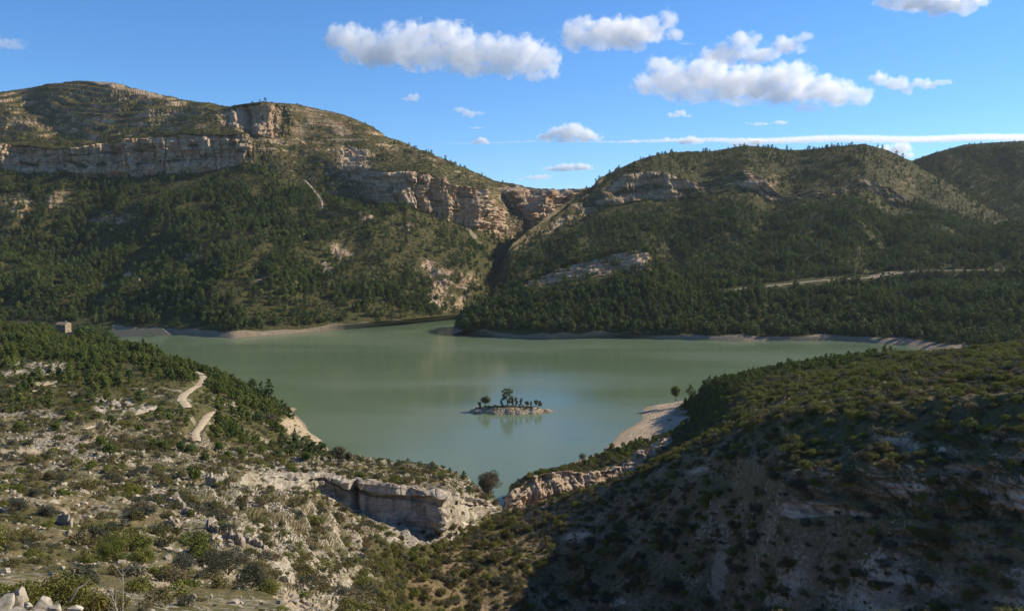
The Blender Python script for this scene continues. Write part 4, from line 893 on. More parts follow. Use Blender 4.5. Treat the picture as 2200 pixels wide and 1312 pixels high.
wood = sstep(.9, 1.05, V) * (1 - sstep(5.2, 5.9, V) * .9) * bare(PR) * (1 - .85 * band(PR, 4.72, 6.1, .12) * (PR['U'] < 1960)) * (1 - .75 * sstep(.02, .25, fbm(X / 60, Y / 60, 3, 610)) * sstep(1.6, 2.2, V)) * (1 - .55 * band(PR, 3.6, 4.9, .3) * sstep(-.1, .3, fbm(X / 140, Y / 140, 2, 611)))
forest(PR, wood * (.014 + .028 * sstep(-.4, .2, fbm(X / 110, Y / 110, 3, 612))) * (1 - sstep(6.95, 7.05, V)), 'pine_forest', 'deep green pine woods on the mountain above the road', 613, .33)
cover(PR, .03 * bare(PR) * sstep(1.2, 1.6, V) * (1 - sstep(7.0, 7.1, V)) + .02 * band(PR, 6.9, 7.02, .03), 'hillside_scrub', 'low scrub dotting the mountain above the road', 615)
forest(PF, .010 * bare(PF) * sstep(.9, 1.2, PF['V']) * (1 - sstep(2.7, 3.0, PF['V'])), 'hill_wood', 'scattered dark pines on the far hill at the edge of the view', 623, .1)
cover(PF, .05 * bare(PF) * sstep(.9, 1.1, PF['V']) * (1 - sstep(3.02, 3.1, PF['V'])), 'hillside_scrub', 'low scrub dotting the far hill at the edge of the view', 617)
V = PW['V']
forest(PW, .048 * sstep(.9, 1.02, V) * (1 - sstep(4.02, 4.1, V)) * (1 - .93 * band(PW, 3.0, 3.93, .05) * sstep(1040, 1110, PW['U']) * (1 - sstep(1385, 1420, PW['U']))) * (PW['Z'] > 5) * (1 - .75 * band(PW, 2.45, 3.0, .1) * sstep(1120, 1170, PW['U']) * (1 - sstep(1380, 1410, PW['U']))), 'pine_wood', 'pine wood covering the spur with tilted rock bands', 619, .35, (.9, 1.35))
cover(PW, .015 * band(PW, 2.9, 4, .05), 'spur_scrub', 'low scrub among the tilted rock bands of the spur', 621)

# ---- scrub on the near slopes: the largest ones are individuals, the rest one mass
def near_scrub(p, dens, seed, big, top, names, labels, group, smax=2.1, small=.38):
    q, i, j = sample(p, dens, seed, (-260, 2460), .05); r = np.random.default_rng(seed + 1); n = len(q)
    s = small + r.random(n) ** 2.6 * big * (1 + .35 * n2(q[:, 0] / 15, q[:, 1] / 15, seed + 2)); s = np.clip(s, .22, smax) * np.clip(q[:, 1] / 85, .25, 1)
    gz = p['m'][i, j, 2]
    pick = np.where(r.random(n) < .12 + .68 * gz, r.choice([2, 5, 2, 5, 4], n), r.choice([0, 1, 3, 6, 8, 4, 7], n))
    u, v = proj(q[:, 0], q[:, 1], q[:, 2]); inside = (u > 4) & (u < 2196) & (v < 1308) & (v > 600) & (q[:, 1] > 40)
    order = np.argsort(-(s / q[:, 1]) * inside)[:top]
    keep = np.ones(n, bool); keep[order] = False
    scatter_obj(names[1], 'shrubs', q[keep], s[keep], labels[1], 'scrub', pick[keep], .12, seed)
    for k in order:
        yield q[k], s[k], int(pick[k])
def shrub_thing(loc, s, pick, label, group):
    root = link('shrub', None, loc=Vector([float(c) for c in loc]), label=label, cat='shrub', group=group)
    root.scale = (s * random.uniform(.9, 1.15), s * random.uniform(.9, 1.15), s * random.uniform(.8, 1.05)); root.rotation_euler.z = random.random() * 6.28
    link('foliage', SHR[pick], root); link('stem', STEM[pick % 3], root)
ORD = 'first second third fourth fifth sixth seventh eighth ninth tenth eleventh twelfth thirteenth fourteenth fifteenth sixteenth'.split()
TINT = ('olive', 'olive', 'green', 'brownish', 'grey green', 'bright green', 'olive', 'grey', 'brownish')
def name_shrubs(items, zones, group):
    """zones: (phrase, x0, x1, y0, y1) in the photograph; shrubs of one tint in one zone are counted from the left"""
    bins = {}
    for q, s, k in items:
        u, v = [float(c) for c in proj(*q)]
        z = next((z[0] for z in zones if z[1] <= u < z[2] and z[3] <= v < z[4]), zones[-1][0])
        bins.setdefault((z, TINT[k]), []).append((u, q, s, k))
    for (z, t), L in bins.items():
        for n, (u, q, s, k) in enumerate(sorted(L, key=lambda e: e[0])):
            c = '' if len(L) == 1 else ', %s from the left' % ORD[n] if n < len(ORD) and n < len(L) - 1 else ', the rightmost'
            shrub_thing(q, s, k, '%s shrub %s%s' % (t, z, c), group)
dNL = ((.12 + .18 * sstep(-.1, .35, fbm(NL['X'] / 14, NL['Y'] / 14, 3, 645))) * band(NL, 2.5, 8.6, .4) * (1 - .6 * NL['m'][..., 0]) + .12 * sstep(8.4, 9, NL['V']) + .55 * NL['side']) * (1 - NL.get('wc', 0)) * (1 - .9 * (NL['m'][..., 1] > .4)) * (1 - sstep(11.6, 12, NL['V'])) * (NL['Z'] > 3) * (1 - np.clip(NL.get('track', 0), 0, 1))
name_shrubs(near_scrub(NL, dNL, 640, 1.5, 150, ('shrub', 'slope_scrub'), ('', 'low scrub scattered over the stony slope around the grey cliff'), '', 2.1, .26), [
    ('at the very bottom left', -99, 260, 1240, 1400), ('below the dead trunk along the bottom edge', 260, 480, 1240, 1400), ('under the long thicket by the bottom edge', 480, 660, 1240, 1400),
    ('in the ravine bottom by the lower edge', 660, 1100, 1220, 1400), ('left of the big dense bush', -99, 190, 1160, 1240), ('around the big dense bush', 190, 340, 1130, 1240), ('below the row of rock teeth', 340, 620, 1160, 1240),
    ('on the rubble below the grey cliff wall', 620, 1100, 1120, 1240), ('near the dark cluster at the left edge', -99, 160, 1060, 1160), ('left of the jagged outcrops', 160, 340, 1040, 1160), ('among the jagged outcrops', 340, 560, 1040, 1160),
    ('on the stones left of the grey cliff wall', 560, 760, 1040, 1160), ('at the foot of the grey cliff', 760, 1100, 1060, 1160), ('on the upper ledges at the left', -99, 340, 700, 1060), ('on the flat above the grey cliff', 340, 1100, 700, 1060)], 'shrubs on the stony slope')
dNR = (.62 - .26 * sstep(6.2, 7.2, NR['V'])) * (.55 + .45 * sstep(-.25, .15, fbm(NR['X'] / 16, NR['Y'] / 16, 3, 655))) * (.55 + .45 * NR['m'][..., 2]) * (1 - .45 * NR['m'][..., 0]) * sstep(2.6, 3.2, NR['V']) * (1 - .45 * NR['wc']) * (1 - .85 * (NR['m'][..., 1] > .4)) * (1 - sstep(12.3, 12.8, NR['V'])) * (NR['Z'] > 3.5)
name_shrubs(near_scrub(NR, dNR, 650, 1.7, 150, ('shrub', 'slope_scrub'), ('', 'dense olive scrub covering the shaded slope and headland'), '', 2.3, .33), [
    ('on the crest at the right edge', 1950, 2300, 600, 860), ('on the sunlit crest above the ledges', 1600, 1950, 600, 880), ('beside the pale round bush', 1900, 2300, 860, 980), ('left of the pale round bush', 1600, 1900, 880, 1000),
    ('on the upper ledge at the right edge', 2000, 2300, 980, 1120), ('on the upper rock ledge', 1660, 2000, 1000, 1120), ('below the ledges near the right edge', 2000, 2300, 1120, 1240), ('between the two rock ledges', 1660, 2000, 1120, 1240),
    ('in the bottom right corner', 1950, 2300, 1240, 1400), ('at the bottom below the ledges', 1660, 1950, 1240, 1400), ('beside the bare earth gully', 1440, 1660, 1100, 1400), ('in the hollow above the earth gully', 1300, 1660, 940, 1100),
    ('at the bottom left of the earth gully', 1100, 1440, 1200, 1400), ('on the ravine side of the slope', 600, 1100, 1100, 1400), ('in the middle of the shaded slope', 1100, 1440, 900, 1200)], 'shrubs on the shaded slope')
# dark wood in the side valley behind the plateau
forest(NL, .03 * sstep(11.55, 11.8, NL['V']) * (1 - sstep(13, 13.3, NL['V'])) * (NL['U'] < 268) * (NL['Z'] > 4) * (1 - band(NL, -9, 99, .1) * (NL['U'] > 108) * (NL['U'] < 168) * (NL['Y'] < 858)), 'valley_wood', 'dark wood in the side valley around the stone house', 657, .08, (.8, 1.25))
# young pines
def near_pines(p, dens, name, label, seed, size):
    q, i, j = sample(p, dens, seed, sink=.1); r = np.random.default_rng(seed + 1)
    scatter_obj(name, 'near pines', q, r.uniform(*size, len(q)), label, 'pines', None, .06, seed)
V, U = NL['V'], NL['U']
dn = (.075 * band(NL, 10.2, 11.15, .15) * sstep(-.35, .1, fbm(NL['X'] / 50, NL['Y'] / 50, 2, 661)) + .022 * band(NL, 8.7, 10.3, .3) * sstep(-.1, .3, fbm(NL['X'] / 40, NL['Y'] / 40, 2, 662)) + .02 * sstep(11.5, 12, V) * (U < 260)) * bare(NL) * (NL['Z'] > 5) * (1 - .93 * (U > 100) * (U < 172) * (V > 10.75))
near_pines(NL, dn, 'young_pines', 'young bright green pines along the plateau above the lake', 663, (.7, 1.3))
dn = .06 * band(NR, 10.4, 12.1, .3) * sstep(1230, 1400, NR['U']) * (1 - sstep(1750, 1950, NR['U'])) * bare(NR) * (NR['Z'] > 6)
near_pines(NR, dn, 'young_pines', 'young green pines on the sunlit headland beside the mud beach', 667, (.55, 1.0))
# loose stones
q, i, j = sample(NL, 1.0 * (1 - .9 * NL['side']) * sstep(18, 48, NL['Y']) * band(NL, 2.2, 8.5, .3) * (.25 + .75 * sstep(.15, .6, NL['m'][..., 0])) * (1 - NL['wc']), 670, (-200, 1100), -.05); r = np.random.default_rng(671)
scatter_obj('loose_stones', 'stones', q, (.10 + r.random(len(q)) ** 5 * 1.2) * np.clip(q[:, 1] / 80, .18, 1.2), 'pale loose limestone rubble strewn over the stony slope', 'stones', None, .4, 672)
q, i, j = sample(NR, .10 * sstep(3, 3.5, NR['V']) * (1 - sstep(9, 9.5, NR['V'])) * sstep(.25, .7, NR['m'][..., 0]), 674, (600, 2360), -.05); r = np.random.default_rng(675)
scatter_obj('loose_stones', 'stones', q, .2 + r.random(len(q)) ** 3 * 1.2, 'grey loose rubble on the shaded slope', 'stones', None, .4, 676)

# ------------------------------------------------------------------ single trees
def at(patch, px, py, sink=.1):
    v = on_patch(patch, px, py); v.z -= sink; return v
def ppm(v): return F / max(1.0, v.y)       # photo pixels per metre
# islet: (pixel x, height in pixels, width in pixels, kind, label)
isle = [(1031,14,8,'thin','thin low tree at the left end of the islet'),
        (1044,26,24,'round','broad bushy dark tree near the left end of the islet'),
        (1078,15,9,'thin','slim young tree just left of the tallest islet tree'),
        (1090,38,28,'airy','tallest tree of the islet with an open spreading crown'),
        (1094,16,11,'round','dense low tree at the foot of the tallest islet tree'),
        (1101,20,9,'thin','dark narrow tree touching the tallest islet tree on its right'),
        (1109,18,8,'thin','slim leaning tree second to the right of the tallest islet tree'),
        (1119,17,8,'thin','slim tree in the middle of the islet row'),
        (1132,13,11,'round','small bushy tree in a gap of the islet row'),
        (1141,11,5,'thin','faint spindly sapling on the islet'),
        (1151,17,11,'round','rounded tree second from the right end of the islet'),
        (1160,20,11,'airy','open crowned tree at the right end of the islet row')]
for k, (px, hh, ww, kind, lab) in enumerate(isle):
    y0 = ISL[1] + (2.0 if k % 2 else .4); x0 = (px - CX) / F * y0 * 1.02
    z0 = isl_z(x0, y0); s = y0 / F
    d = tree_data('islet tree', kind, hh * s * 1.0, ww * s, 700 + k, int(420 + 22 * hh * ww / 10), .36, M_EUC, M_BARK, .22 if kind != 'thin' else .15)
    place_tree('islet_tree', d, (x0, y0, z0 - .1), lab, 'trees on the islet')
q_ = []
r_ = np.random.default_rng(715)
for k in range(150):
    xx = ISL[0] + r_.uniform(-24, 24); yy = ISL[1] + r_.normal() * 2.6; zz = isl_z(xx, yy)
    if zz > 1.6: q_.append((xx, yy, zz - .1))
scatter_obj('islet_scrub', 'shrubs', np.array(q_), r_.uniform(.25, .75, len(q_)), 'low dry scrub along the top of the islet', 'scrub', None, .1, 716)
def lone(name, patch, px, py, h, w, kind, lab, seed, mat=M_PINE, n=900, leaf=.3, base=.25, group=None, bark=None, z=None, D=None):
    v = at(patch, px, py) if D is None else Vector([float(c) for c in P(px, py, D)])
    s = 1 / ppm(v)
    d = tree_data(name, kind, h * s, w * s, seed, n, leaf * (1 if h * s < 14 else 1.3), mat, bark, base)
    return place_tree(name, d, v, lab, group)
lone('pine_tree', 'slope_right', 1452, 859, 36, 28, 'round', 'rounded pine standing alone at the top of the mud beach', 720, M_PINE, 3200, .34, .08, D=652)
lone('pine_tree', 'slope_right', 1484, 850, 28, 22, 'pine', 'smaller pine on the headland just behind the lone beach pine', 721, M_PINE_DK, 1000, .32, .1, D=648)
lone('pine_tree', 'slope_right', 1534, 833, 14, 11, 'pine', 'little pine on the crest of the sunlit headland above the beach', 722, M_PINE_DK, 500, .3, .1, D=600)
lone('pine_tree', 'slope_right', 1672, 804, 16, 17, 'round', 'dark bushy tree on the far crest where pale rock shows', 723, M_PINE_DK, 500, .3, .1, D=505)
lone('pine_tree', 'slope_right', 1880, 776, 10, 17, 'round', 'small dark bush like tree on the far crest nearest the sandy shore', 724, M_PINE_DK, 400, .25, .1, D=425)
lone('cypress_tree', 'slope_right', 1141, 1030, 17, 9, 'cone', 'small pointed conifer on the headland above the gorge mouth', 725, M_PINE_DK, 700, .16, .05)
lone('bare_tree', 'slope_right', 1250, 992, 22, 22, 'round', 'grey brown bushy tree where headland pines begin above the mud strip', 726, M_GREYTREE, 800, .25, .1)
# cliff top
lone('carob_tree', 'slope_left', 1050, 1066, 72, 60, 'round', 'big round grey green tree at the end of the grey cliff', 730, M_GREYTREE, 7500, .25, .03, bark=M_BARKP)
lone('pine_tree', 'slope_left', 1014, 1034, 24, 26, 'round', 'bright rounded pine touching the big grey green tree', 731, M_PINE, 1300, .2, .05)
lone('pine_tree', 'slope_left', 995, 1030, 22, 16, 'pine', 'darker pine second from the big grey green tree', 732, M_PINE_DK, 900, .2, .1)
small = [(692,988,10,9),(708,989,9,9),(835,998,10,10),(856,1000,13,11),(876,1002,17,12),(902,1004,15,17),(928,1007,14,10),(930,1012,20,15),(966,1016,12,9),(950,1012,11,8),(778,990,11,13),(812,994,9,12)]
ordn = ['first', 'second', 'third', 'fourth', 'fifth', 'sixth', 'seventh', 'eighth', 'ninth', 'tenth', 'eleventh', 'twelfth']
for k, (px, py, h, w) in enumerate(sorted(small, key=lambda q: -q[0])):
    lone('pine_tree', 'slope_left', px, py, h * 1.25, w * 1.1, 'pine', 'small cliff top pine, %s in the row counted from the big round tree' % ordn[k], 740 + k, M_PINE if k % 2 else M_PINE_DK, 500, .17, .05, 'small pines along the cliff plateau')
# dark pines at the shore below the plateau
shore = [(606,966,40,30,'tall dark umbrella pine, leftmost of the shore pines below the plateau','pine'),
         (634,968,52,26,'tallest pointed pine of the dark shore pines beside the sand spit','cone'),
         (622,978,34,34,'broad dark pine in front of the tallest shore pine','pine'),
         (652,975,40,32,'dense dark pine right of the tallest shore pine','pine'),
         (672,982,36,32,'dark rounded pine with low branches, second from the lone grey one','pine'),
         (690,980,34,28,'dark sloping pine at the right end of the shore pine row','pine'),
         (660,990,24,26,'bright green low pine in front of the dark shore pines','round'),
         (728,990,40,38,'open grey green tree standing apart from the dark shore pines','round'),
         (748,990,24,20,'small grey green tree leaning from the open one','round')]
for k, (px, py, h, w, lab, kind) in enumerate(shore):
    lone('pine_tree', 'slope_left', px, py, h, w, kind, lab, 760 + k, M_GREYTREE if k >= 7 else M_PINE if k == 6 else M_PINE_DK, 1700, .27, .18 if k < 6 else .05, 'pines by the sand spit')
edge_ = [(378,772,14,18,'dark bushy pine breaking the plateau skyline nearest the track'),(441,788,12,16,'low dark pine on the plateau edge right of the track top'),
         (474,806,17,22,'dark round pine on the plateau edge before the gap'),(502,818,22,26,'dark round pine on the plateau edge after the gap'),
         (540,846,38,30,'tall leafy pine starting the clump above the sand spit'),(562,858,42,22,'tall dark pine in the clump above the sand spit'),
         (578,866,56,28,'tallest dark pine of the clump above the sand spit'),(590,886,40,34,'dark spreading pine low in the clump above the sand spit'),
         (608,896,40,24,'dark pine at the lake side of the clump above the sand spit'),(622,898,24,16,'small thin pine closest to the water above the sand spit'),
         (555,908,28,36,'dark bushy tree at the lower side of the clump'),(582,912,30,40,'brownish bushy tree under the clump above the sand spit')]
for k, (px, py, h, w, lab) in enumerate(edge_):
    dd = float(np.interp(px, [370, 440, 474, 540, 600, 625], [640, 618, 606, 604, 605, 610])) - (60 if k >= 10 else 0)
    lone('pine_tree', 'slope_left', px, py, h, w, 'round' if k >= 10 or k < 4 else 'pine', lab, 780 + k, M_GREYTREE if k == 11 else M_PINE_DK, 1300, .36, .1, 'pines on the plateau edge')
mid = [(240,915,26,30),(330,960,20,26),(215,960,24,34),(410,975,26,34),(300,925,16,22),(350,965,22,30),(390,968,24,26),(235,978,30,34),(150,905,26,30),(165,870,18,24),(40,925,22,30),(120,925,20,30),(440,990,18,26),(560,975,22,26),(520,980,20,26),(595,985,22,26),(420,1030,24,34),(200,1000,12,20),(470,970,22,30),(490,985,18,24)]
MIDL = ['just left of the narrow straight track', 'on the rim right above the pale ledge', 'behind the stony ledge left of the straight track', 'directly below the short pale track', 'at the near end of the straight track', 'second to the left of the short pale track foot',
        'touching the foot of the short pale track', 'standing on the pale ledge, darkest there', 'above the far end of the straight track', 'between the two pale clearings', 'close to the left edge beyond the pale ledge', 'second from the left edge beyond the pale ledge',
        'right of the short pale track foot, closest to the rim', 'left of the dark shore pines', 'midway from the short pale track to the shore pines', 'at the foot of the leftmost shore pine', 'on the stones left of the cliff start', 'lowest on the pale ledge, very small',
        'right of the short pale track, upper one', 'right of the short pale track, lower one']
for k, (px, py, h, w) in enumerate(mid):
    lone('pine_tree', 'slope_left', px, py, h * 1.1, w, 'round', 'low spreading pine %s' % MIDL[k], 800 + k, M_PINE if k % 3 else M_PINE_DK, 1100, .2, .04, 'low pines on the terrace')
dark = [(176,728,34,34),(192,732,44,40),(212,736,46,40),(232,740,36,34),(248,742,26,24),(165,722,22,20),(110,716,20,24),(88,712,22,24)]
DARKL = ['second to the right of the stone house', 'third to the right of the stone house', 'tallest in the clump right of the stone house', 'next to last of the clump towards the inlet', 'last of the clump, at the inlet water', 'touching the right wall of the stone house', 'close to the left wall of the stone house', 'second to the left of the stone house']
for k, (px, py, h, w) in enumerate(dark):
    lone('pine_tree', 'slope_left', px, py, h, w, 'round', 'big dark evergreen %s' % DARKL[k], 830 + k, M_PINE_DK, 900, .5, .05, 'evergreens by the house', D=820 + 14 * (k % 3))

# ------------------------------------------------------------------ stone house and bridge
def box(x0, x1, y0, y1, z0, z1):
    v = np.array([(x, y, z) for z in (z0, z1) for x, y in ((x0, y0), (x1, y0), (x1, y1), (x0, y1))], float)
    return v, np.array([(0, 3, 2, 1), (4, 5, 6, 7), (0, 1, 5, 4), (1, 2, 6, 5), (2, 3, 7, 6), (3, 0, 4, 7)])
hp = Vector([float(c) for c in P(137, 716, 850)])
house = link('stone_house', None, loc=hp, label='small two storey stone house with a clay roof behind the plateau pines', cat='house'); house.rotation_euler.z = math.radians(-14)
link('wall', mesh_np('house wall', *box(-5.6, 5.6, -4, 4, -8, 9.2), [M_WALL]), house)
rv = np.array([(-6, -4.5, 9.2), (6, -4.5, 9.2), (6, 4.5, 9.2), (-6, 4.5, 9.2), (-6, 0, 11.6), (6, 0, 11.6), (-6, -4.5, 9.0), (6, -4.5, 9.0), (6, 4.5, 9.0), (-6, 4.5, 9.0)], float)
roof = link('roof', mesh_np('house roof', rv, [(0, 1, 5, 4), (2, 3, 4, 5), (0, 4, 3, 3), (1, 2, 5, 5), (6, 9, 8, 7), (0, 6, 7, 1), (1, 7, 8, 2), (2, 8, 9, 3), (3, 9, 6, 0)], [M_ROOF]), house)
link('chimney', mesh_np('chimney', *box(1.8, 2.7, .4, 1.2, 10.6, 12.6), [M_WALL]), roof)
for x in (-3.2, 0, 3.2):
    for z in (2.2, 6.2):
        w = link('window', mesh_np('window', *box(x - .5, x + .5, -4.06, -3.8, z, z + 1.5), [M_DARK]), house); link('sill', mesh_np('sill', *box(x - .65, x + .65, -4.2, -3.9, z - .15, z), [M_WALL]), w)
for z in (2.2, 6.2): link('window', mesh_np('window', *box(5.45, 5.66, -.5, .5, z, z + 1.5), [M_DARK]), house)
link('annex', mesh_np('annex', *box(5.62, 12.5, -2.5, 3, -4, 1.6), [M_WALL]), house)
bp_ = Vector([float(c) for c in P(302, 719, D_of(721, 0) - 6)])
br = link('stone_bridge', None, loc=(bp_.x, bp_.y, 0), label='long low stone bridge with a shallow arch at the inlet of the lake', cat='bridge'); br.rotation_euler.z = math.radians(24)
L = 36.5
prof = [(-L, -3), (2, -3)] + [(2 + 17 * k / 14, -3 + 7.2 * math.sin(math.pi * k / 14) ** .7) for k in range(1, 14)] + [(19, -3), (L + 6, -3), (L - 7, 8.6), (-L, 8.6)]
bm = bmesh.new(); f = bm.faces.new([bm.verts.new((x, -3.5, z)) for x, z in prof]); ex = bmesh.ops.extrude_face_region(bm, geom=[f])
bmesh.ops.translate(bm, vec=(0, 7, 0), verts=[g for g in ex['geom'] if isinstance(g, bmesh.types.BMVert)]); bmesh.ops.recalc_face_normals(bm, faces=bm.faces)
bmesh.ops.triangulate(bm, faces=[q for q in bm.faces if len(q.verts) > 4])
me = bpy.data.meshes.new('bridge body'); bm.to_mesh(me); bm.free(); me.materials.append(M_WALL); link('body', me, br)
rg = np.array([[(10.5 + 9.6 * math.cos(a) * q, -3.62, -3 + 8.0 * math.sin(a) * q) for q in (.92, 1.0)] for a in np.linspace(0, math.pi, 19)]).reshape(-1, 3)
link('arch_ring', mesh_np('arch ring', np.concatenate([rg, rg + (0, .1, 0)]), [(2 * k, 2 * k + 1, 2 * k + 3, 2 * k + 2) for k in range(18)] + [(2 * k + 38, 2 * k + 40, 2 * k + 41, 2 * k + 39) for k in range(18)], [M_STONE]), br)
for y in (-3.4, 3.1): link('parapet', mesh_np('parapet', *box(-L, L - 8, y, y + .3, 8.6, 9.5), [M_WALL]), br)
for k in range(8): link('post', mesh_np('post', *box(-L + 1 + 3.4 * k, -L + 1.6 + 3.4 * k, -3.5, -3.0, 9.5, 10.6), [M_WALL]), br)
link('rail', mesh_np('rail', *box(-L + 1, -L + 25, -3.4, -3.15, 10.2, 10.45), [M_WALL]), br)

# ------------------------------------------------------------------ rocks
BLK = [rock_data('rim block', 900 + k, (3.2 + .5 * (k % 3), 2.6, 1.5 + .3 * (k % 4)), M_STONEG, 18) for k in range(7)]
row = int(np.argmin(np.abs(NL['V'][:, 0] - 7.0))); r = np.random.default_rng(910)
px = 640.0
while px < 1062:
    j = int(np.searchsorted(NL['u'], px)); s = r.uniform(.55, 1.15) * (1 if px > 700 else .8)
    o = link('block', BLK[r.integers(0, 7)], NL['obj'], Vector([float(NL[c][row, j]) for c in 'XYZ']) + Vector((0, -.3, -.35)))
    o.rotation_euler = (r.normal() * .1, r.normal() * .1, r.normal() * .35); o.scale = (s, s * .9, s * r.uniform(.7, 1.1))
    px += 11 * s + r.uniform(0, 5)
def outcrop(px, py, w, h, label, seed, m=7):
    v = at('slope_left', px, py, .2); s = 1 / ppm(v); r = np.random.default_rng(seed); parts = []; bm = bmesh.new()
    for k in range(m):
        t = (k + .5) / m - .5; hh = h * s * (1 - .8 * abs(t)) * r.uniform(.7, 1.15); ww = w * s / m * r.uniform(1.3, 2.0)
        q = r.normal(size=(16, 3)); q /= np.linalg.norm(q, axis=1, keepdims=True); q = np.sign(q) * np.abs(q) ** .7
        vs = [bm.verts.new((t * w * s + a * ww / 2 * (1 - .3 * max(c, 0)), r.normal() * .1 + b * ww * .5, (c * .6 + .3) * hh + t * w * s * -.25)) for a, b, c in q]
        bmesh.ops.convex_hull(bm, input=vs)
    bmesh.ops.delete(bm, geom=[q for q in bm.verts if not q.link_faces], context='VERTS')
    bmesh.ops.bevel(bm, geom=list(bm.edges), offset=.05, segments=1, affect='EDGES')
    me = bpy.data.meshes.new('outcrop'); bm.to_mesh(me); bm.free(); me.materials.append(M_STONEG)
    o = link('rock_outcrop', me, loc=v, label=label, cat='rock'); o.rotation_euler.z = math.radians(-20)
outcrop(380, 1090, 42, 40, 'dark grey jagged outcrop, uppermost on the stony slope', 920, 5)
outcrop(408, 1105, 44, 22, 'low rock rib trailing down from the uppermost jagged outcrop', 921, 6)
outcrop(370, 1135, 40, 36, 'pale ragged outcrop left of the pointed rock fin', 922, 6)
outcrop(456, 1142, 34, 40, 'pointed pale rock fin in the middle of the stony slope', 923, 5)
outcrop(505, 1165, 46, 42, 'broad grey rock wall right of the pointed fin', 924, 6)
outcrop(548, 1172, 50, 30, 'row of rock teeth at the right end of the outcrop line', 925, 7)
outcrop(140, 1125, 40, 40, 'whitish rock rib above the big bushes near the left edge', 926, 5)
outcrop(455, 1045, 30, 40, 'pale rock knob where the grey cliff begins', 927, 5)
def fore_rock(px, py, w, h, label, seed, D=11.0, tone=M_BOULDER):
    s = D / F; v = Vector([float(c) for c in P(px, py, D)])
    o = link('boulder', rock_data('boulder', seed, (w * s * 1.15, w * s * .9, h * s * 1.2), tone, 15), loc=v, label=label, cat='rock'); o.rotation_euler.z = seed * 1.7
fore_rock(12, 1300, 54, 46, 'big white boulder cut off by the left edge of the view', 930, 10.6)
fore_rock(34, 1296, 40, 44, 'tilted white slab beside the boulder at the left edge', 931, 10.8)
fore_rock(45, 1282, 30, 42, 'dark sided upright block, tallest of the foreground rocks', 932, 11.4, M_STONEG)
fore_rock(62, 1302, 20, 18, 'small white stone wedged between the slab and the wide boulder', 933, 10.6)
fore_rock(92, 1297, 44, 30, 'wide flat topped white boulder in the foreground', 934, 10.9)
fore_rock(118, 1310, 32, 20, 'half hidden stone right of the wide white boulder', 935, 10.6)
fore_rock(84, 1314, 30, 16, 'low stone at the bottom edge under the wide white boulder', 936, 10.2)
fore_rock(162, 1309, 34, 18, 'separate pale stone in front of the yellow green bush', 937, 10.7)
fore_rock(30, 1318, 60, 24, 'buried pale stone at the bottom left corner', 939, 10.0)
fore_rock(329, 1312, 16, 10, 'tiny pale stone at the bottom edge below the dead stems', 938, 12.0)

# ------------------------------------------------------------------ foreground plants
def bush(name, px, py, w, h, D, n, leaf, mat, label, seed, cat='shrub', m=22):
    s = D / F; v = Vector([float(c) for c in P(px, py, D)])
    root = link(name, None, loc=v, label=label, cat=cat)
    link('foliage', shrub_data(name, seed, w * s, h * s * 1.25, n, leaf, mat, m), root); link('stem', stems_data(name + ' stems', seed, w * s, h * s, M_TWIG, 9, .02 * max(1, w * s / 2)), root)
bush('leafy_bush', 105, 1322, 190, 82, 13.5, 7000, .021, M_SHRUB_Y, 'yellow green leafy bush behind the foreground boulders', 950, m=34)
bush('leafy_bush', 225, 1318, 110, 46, 14.5, 3500, .021, M_SHRUB_Y, 'low yellow green bush continuing right of the leafy one, under the dead branch', 951)
bush('leafy_bush', 242, 1200, 80, 62, 62, 7560, 0.041, M_SHRUB_G, 'big dense green bush right above the dead stems', 952)
bush('leafy_bush', 305, 1212, 60, 40, 60, 4680, 0.041, M_SHRUB_G, 'green bush just right of the biggest dense bush', 953)
bush('leafy_bush', 345, 1246, 54, 36, 52, 4680, 0.039, M_SHRUB_G, 'round dark green bush on bare ground below the green pair', 954)
bush('leafy_bush', 390, 1228, 70, 42, 58, 4680, 0.039, M_SHRUB_GR, 'greyish bush between the round green bush and the long thicket', 955)
bush('leafy_bush', 490, 1232, 110, 60, 66, 8100, 0.044, M_SHRUB_GR, 'long grey green thicket sloping down below the rock teeth', 956)
bush('leafy_bush', 540, 1262, 70, 52, 62, 5400, 0.044, M_SHRUB_GR, 'lower half of the thicket, merging with yellow green leaves', 957)
bush('leafy_bush', 575, 1282, 66, 36, 62, 4680, 0.039, M_SHRUB_G, 'yellowish green bush ending the long thicket', 958)
bush('leafy_bush', 515, 1285, 48, 34, 56, 3960, 0.039, M_SHRUB_GR, 'round grey bush under the long thicket', 959)
bush('leafy_bush', 75, 1218, 56, 50, 66, 4680, 0.041, M_SHRUB_G, 'dark green bush at the left of the slope above the leafy bush', 960)
bush('leafy_bush', 20, 1195, 50, 56, 72, 4320, 0.041, M_SHRUB, 'tall olive bush against the left edge of the view', 961)
bush('leafy_bush', 190, 1268, 54, 44, 40, 4320, 0.030, M_SHRUB_GR, 'dull bush behind the pale dead branch', 962)
bush('leafy_bush', 40, 1098, 44, 34, 105, 3240, 0.055, M_SHRUB_GR, 'dark bush of the cluster high at the left edge', 963)
bush('leafy_bush', 75, 1070, 36, 28, 118, 2700, 0.055, M_SHRUB_GR, 'upper right bush of the dark cluster at the left edge', 964)
bush('leafy_bush', 105, 1110, 44, 30, 104, 2880, 0.055, M_SHRUB_GR, 'lower right bush of the dark cluster at the left edge', 965)
bush('leafy_bush', 405, 1275, 48, 34, 50, 3960, 0.039, M_SHRUB_G, 'small green bush at the lower edge between thin twigs and grey bush', 966)
bush('leafy_bush', 1996, 945, 62, 40, 196, 4680, 0.088, M_SHRUB_Y, 'pale yellow green round bush on the shaded slope above the ledges', 967)
bush('leafy_bush', 1940, 868, 44, 34, 215, 3240, 0.088, M_SHRUB_Y, 'bright green bush on the sunlit shoulder above the round pale bush', 968)
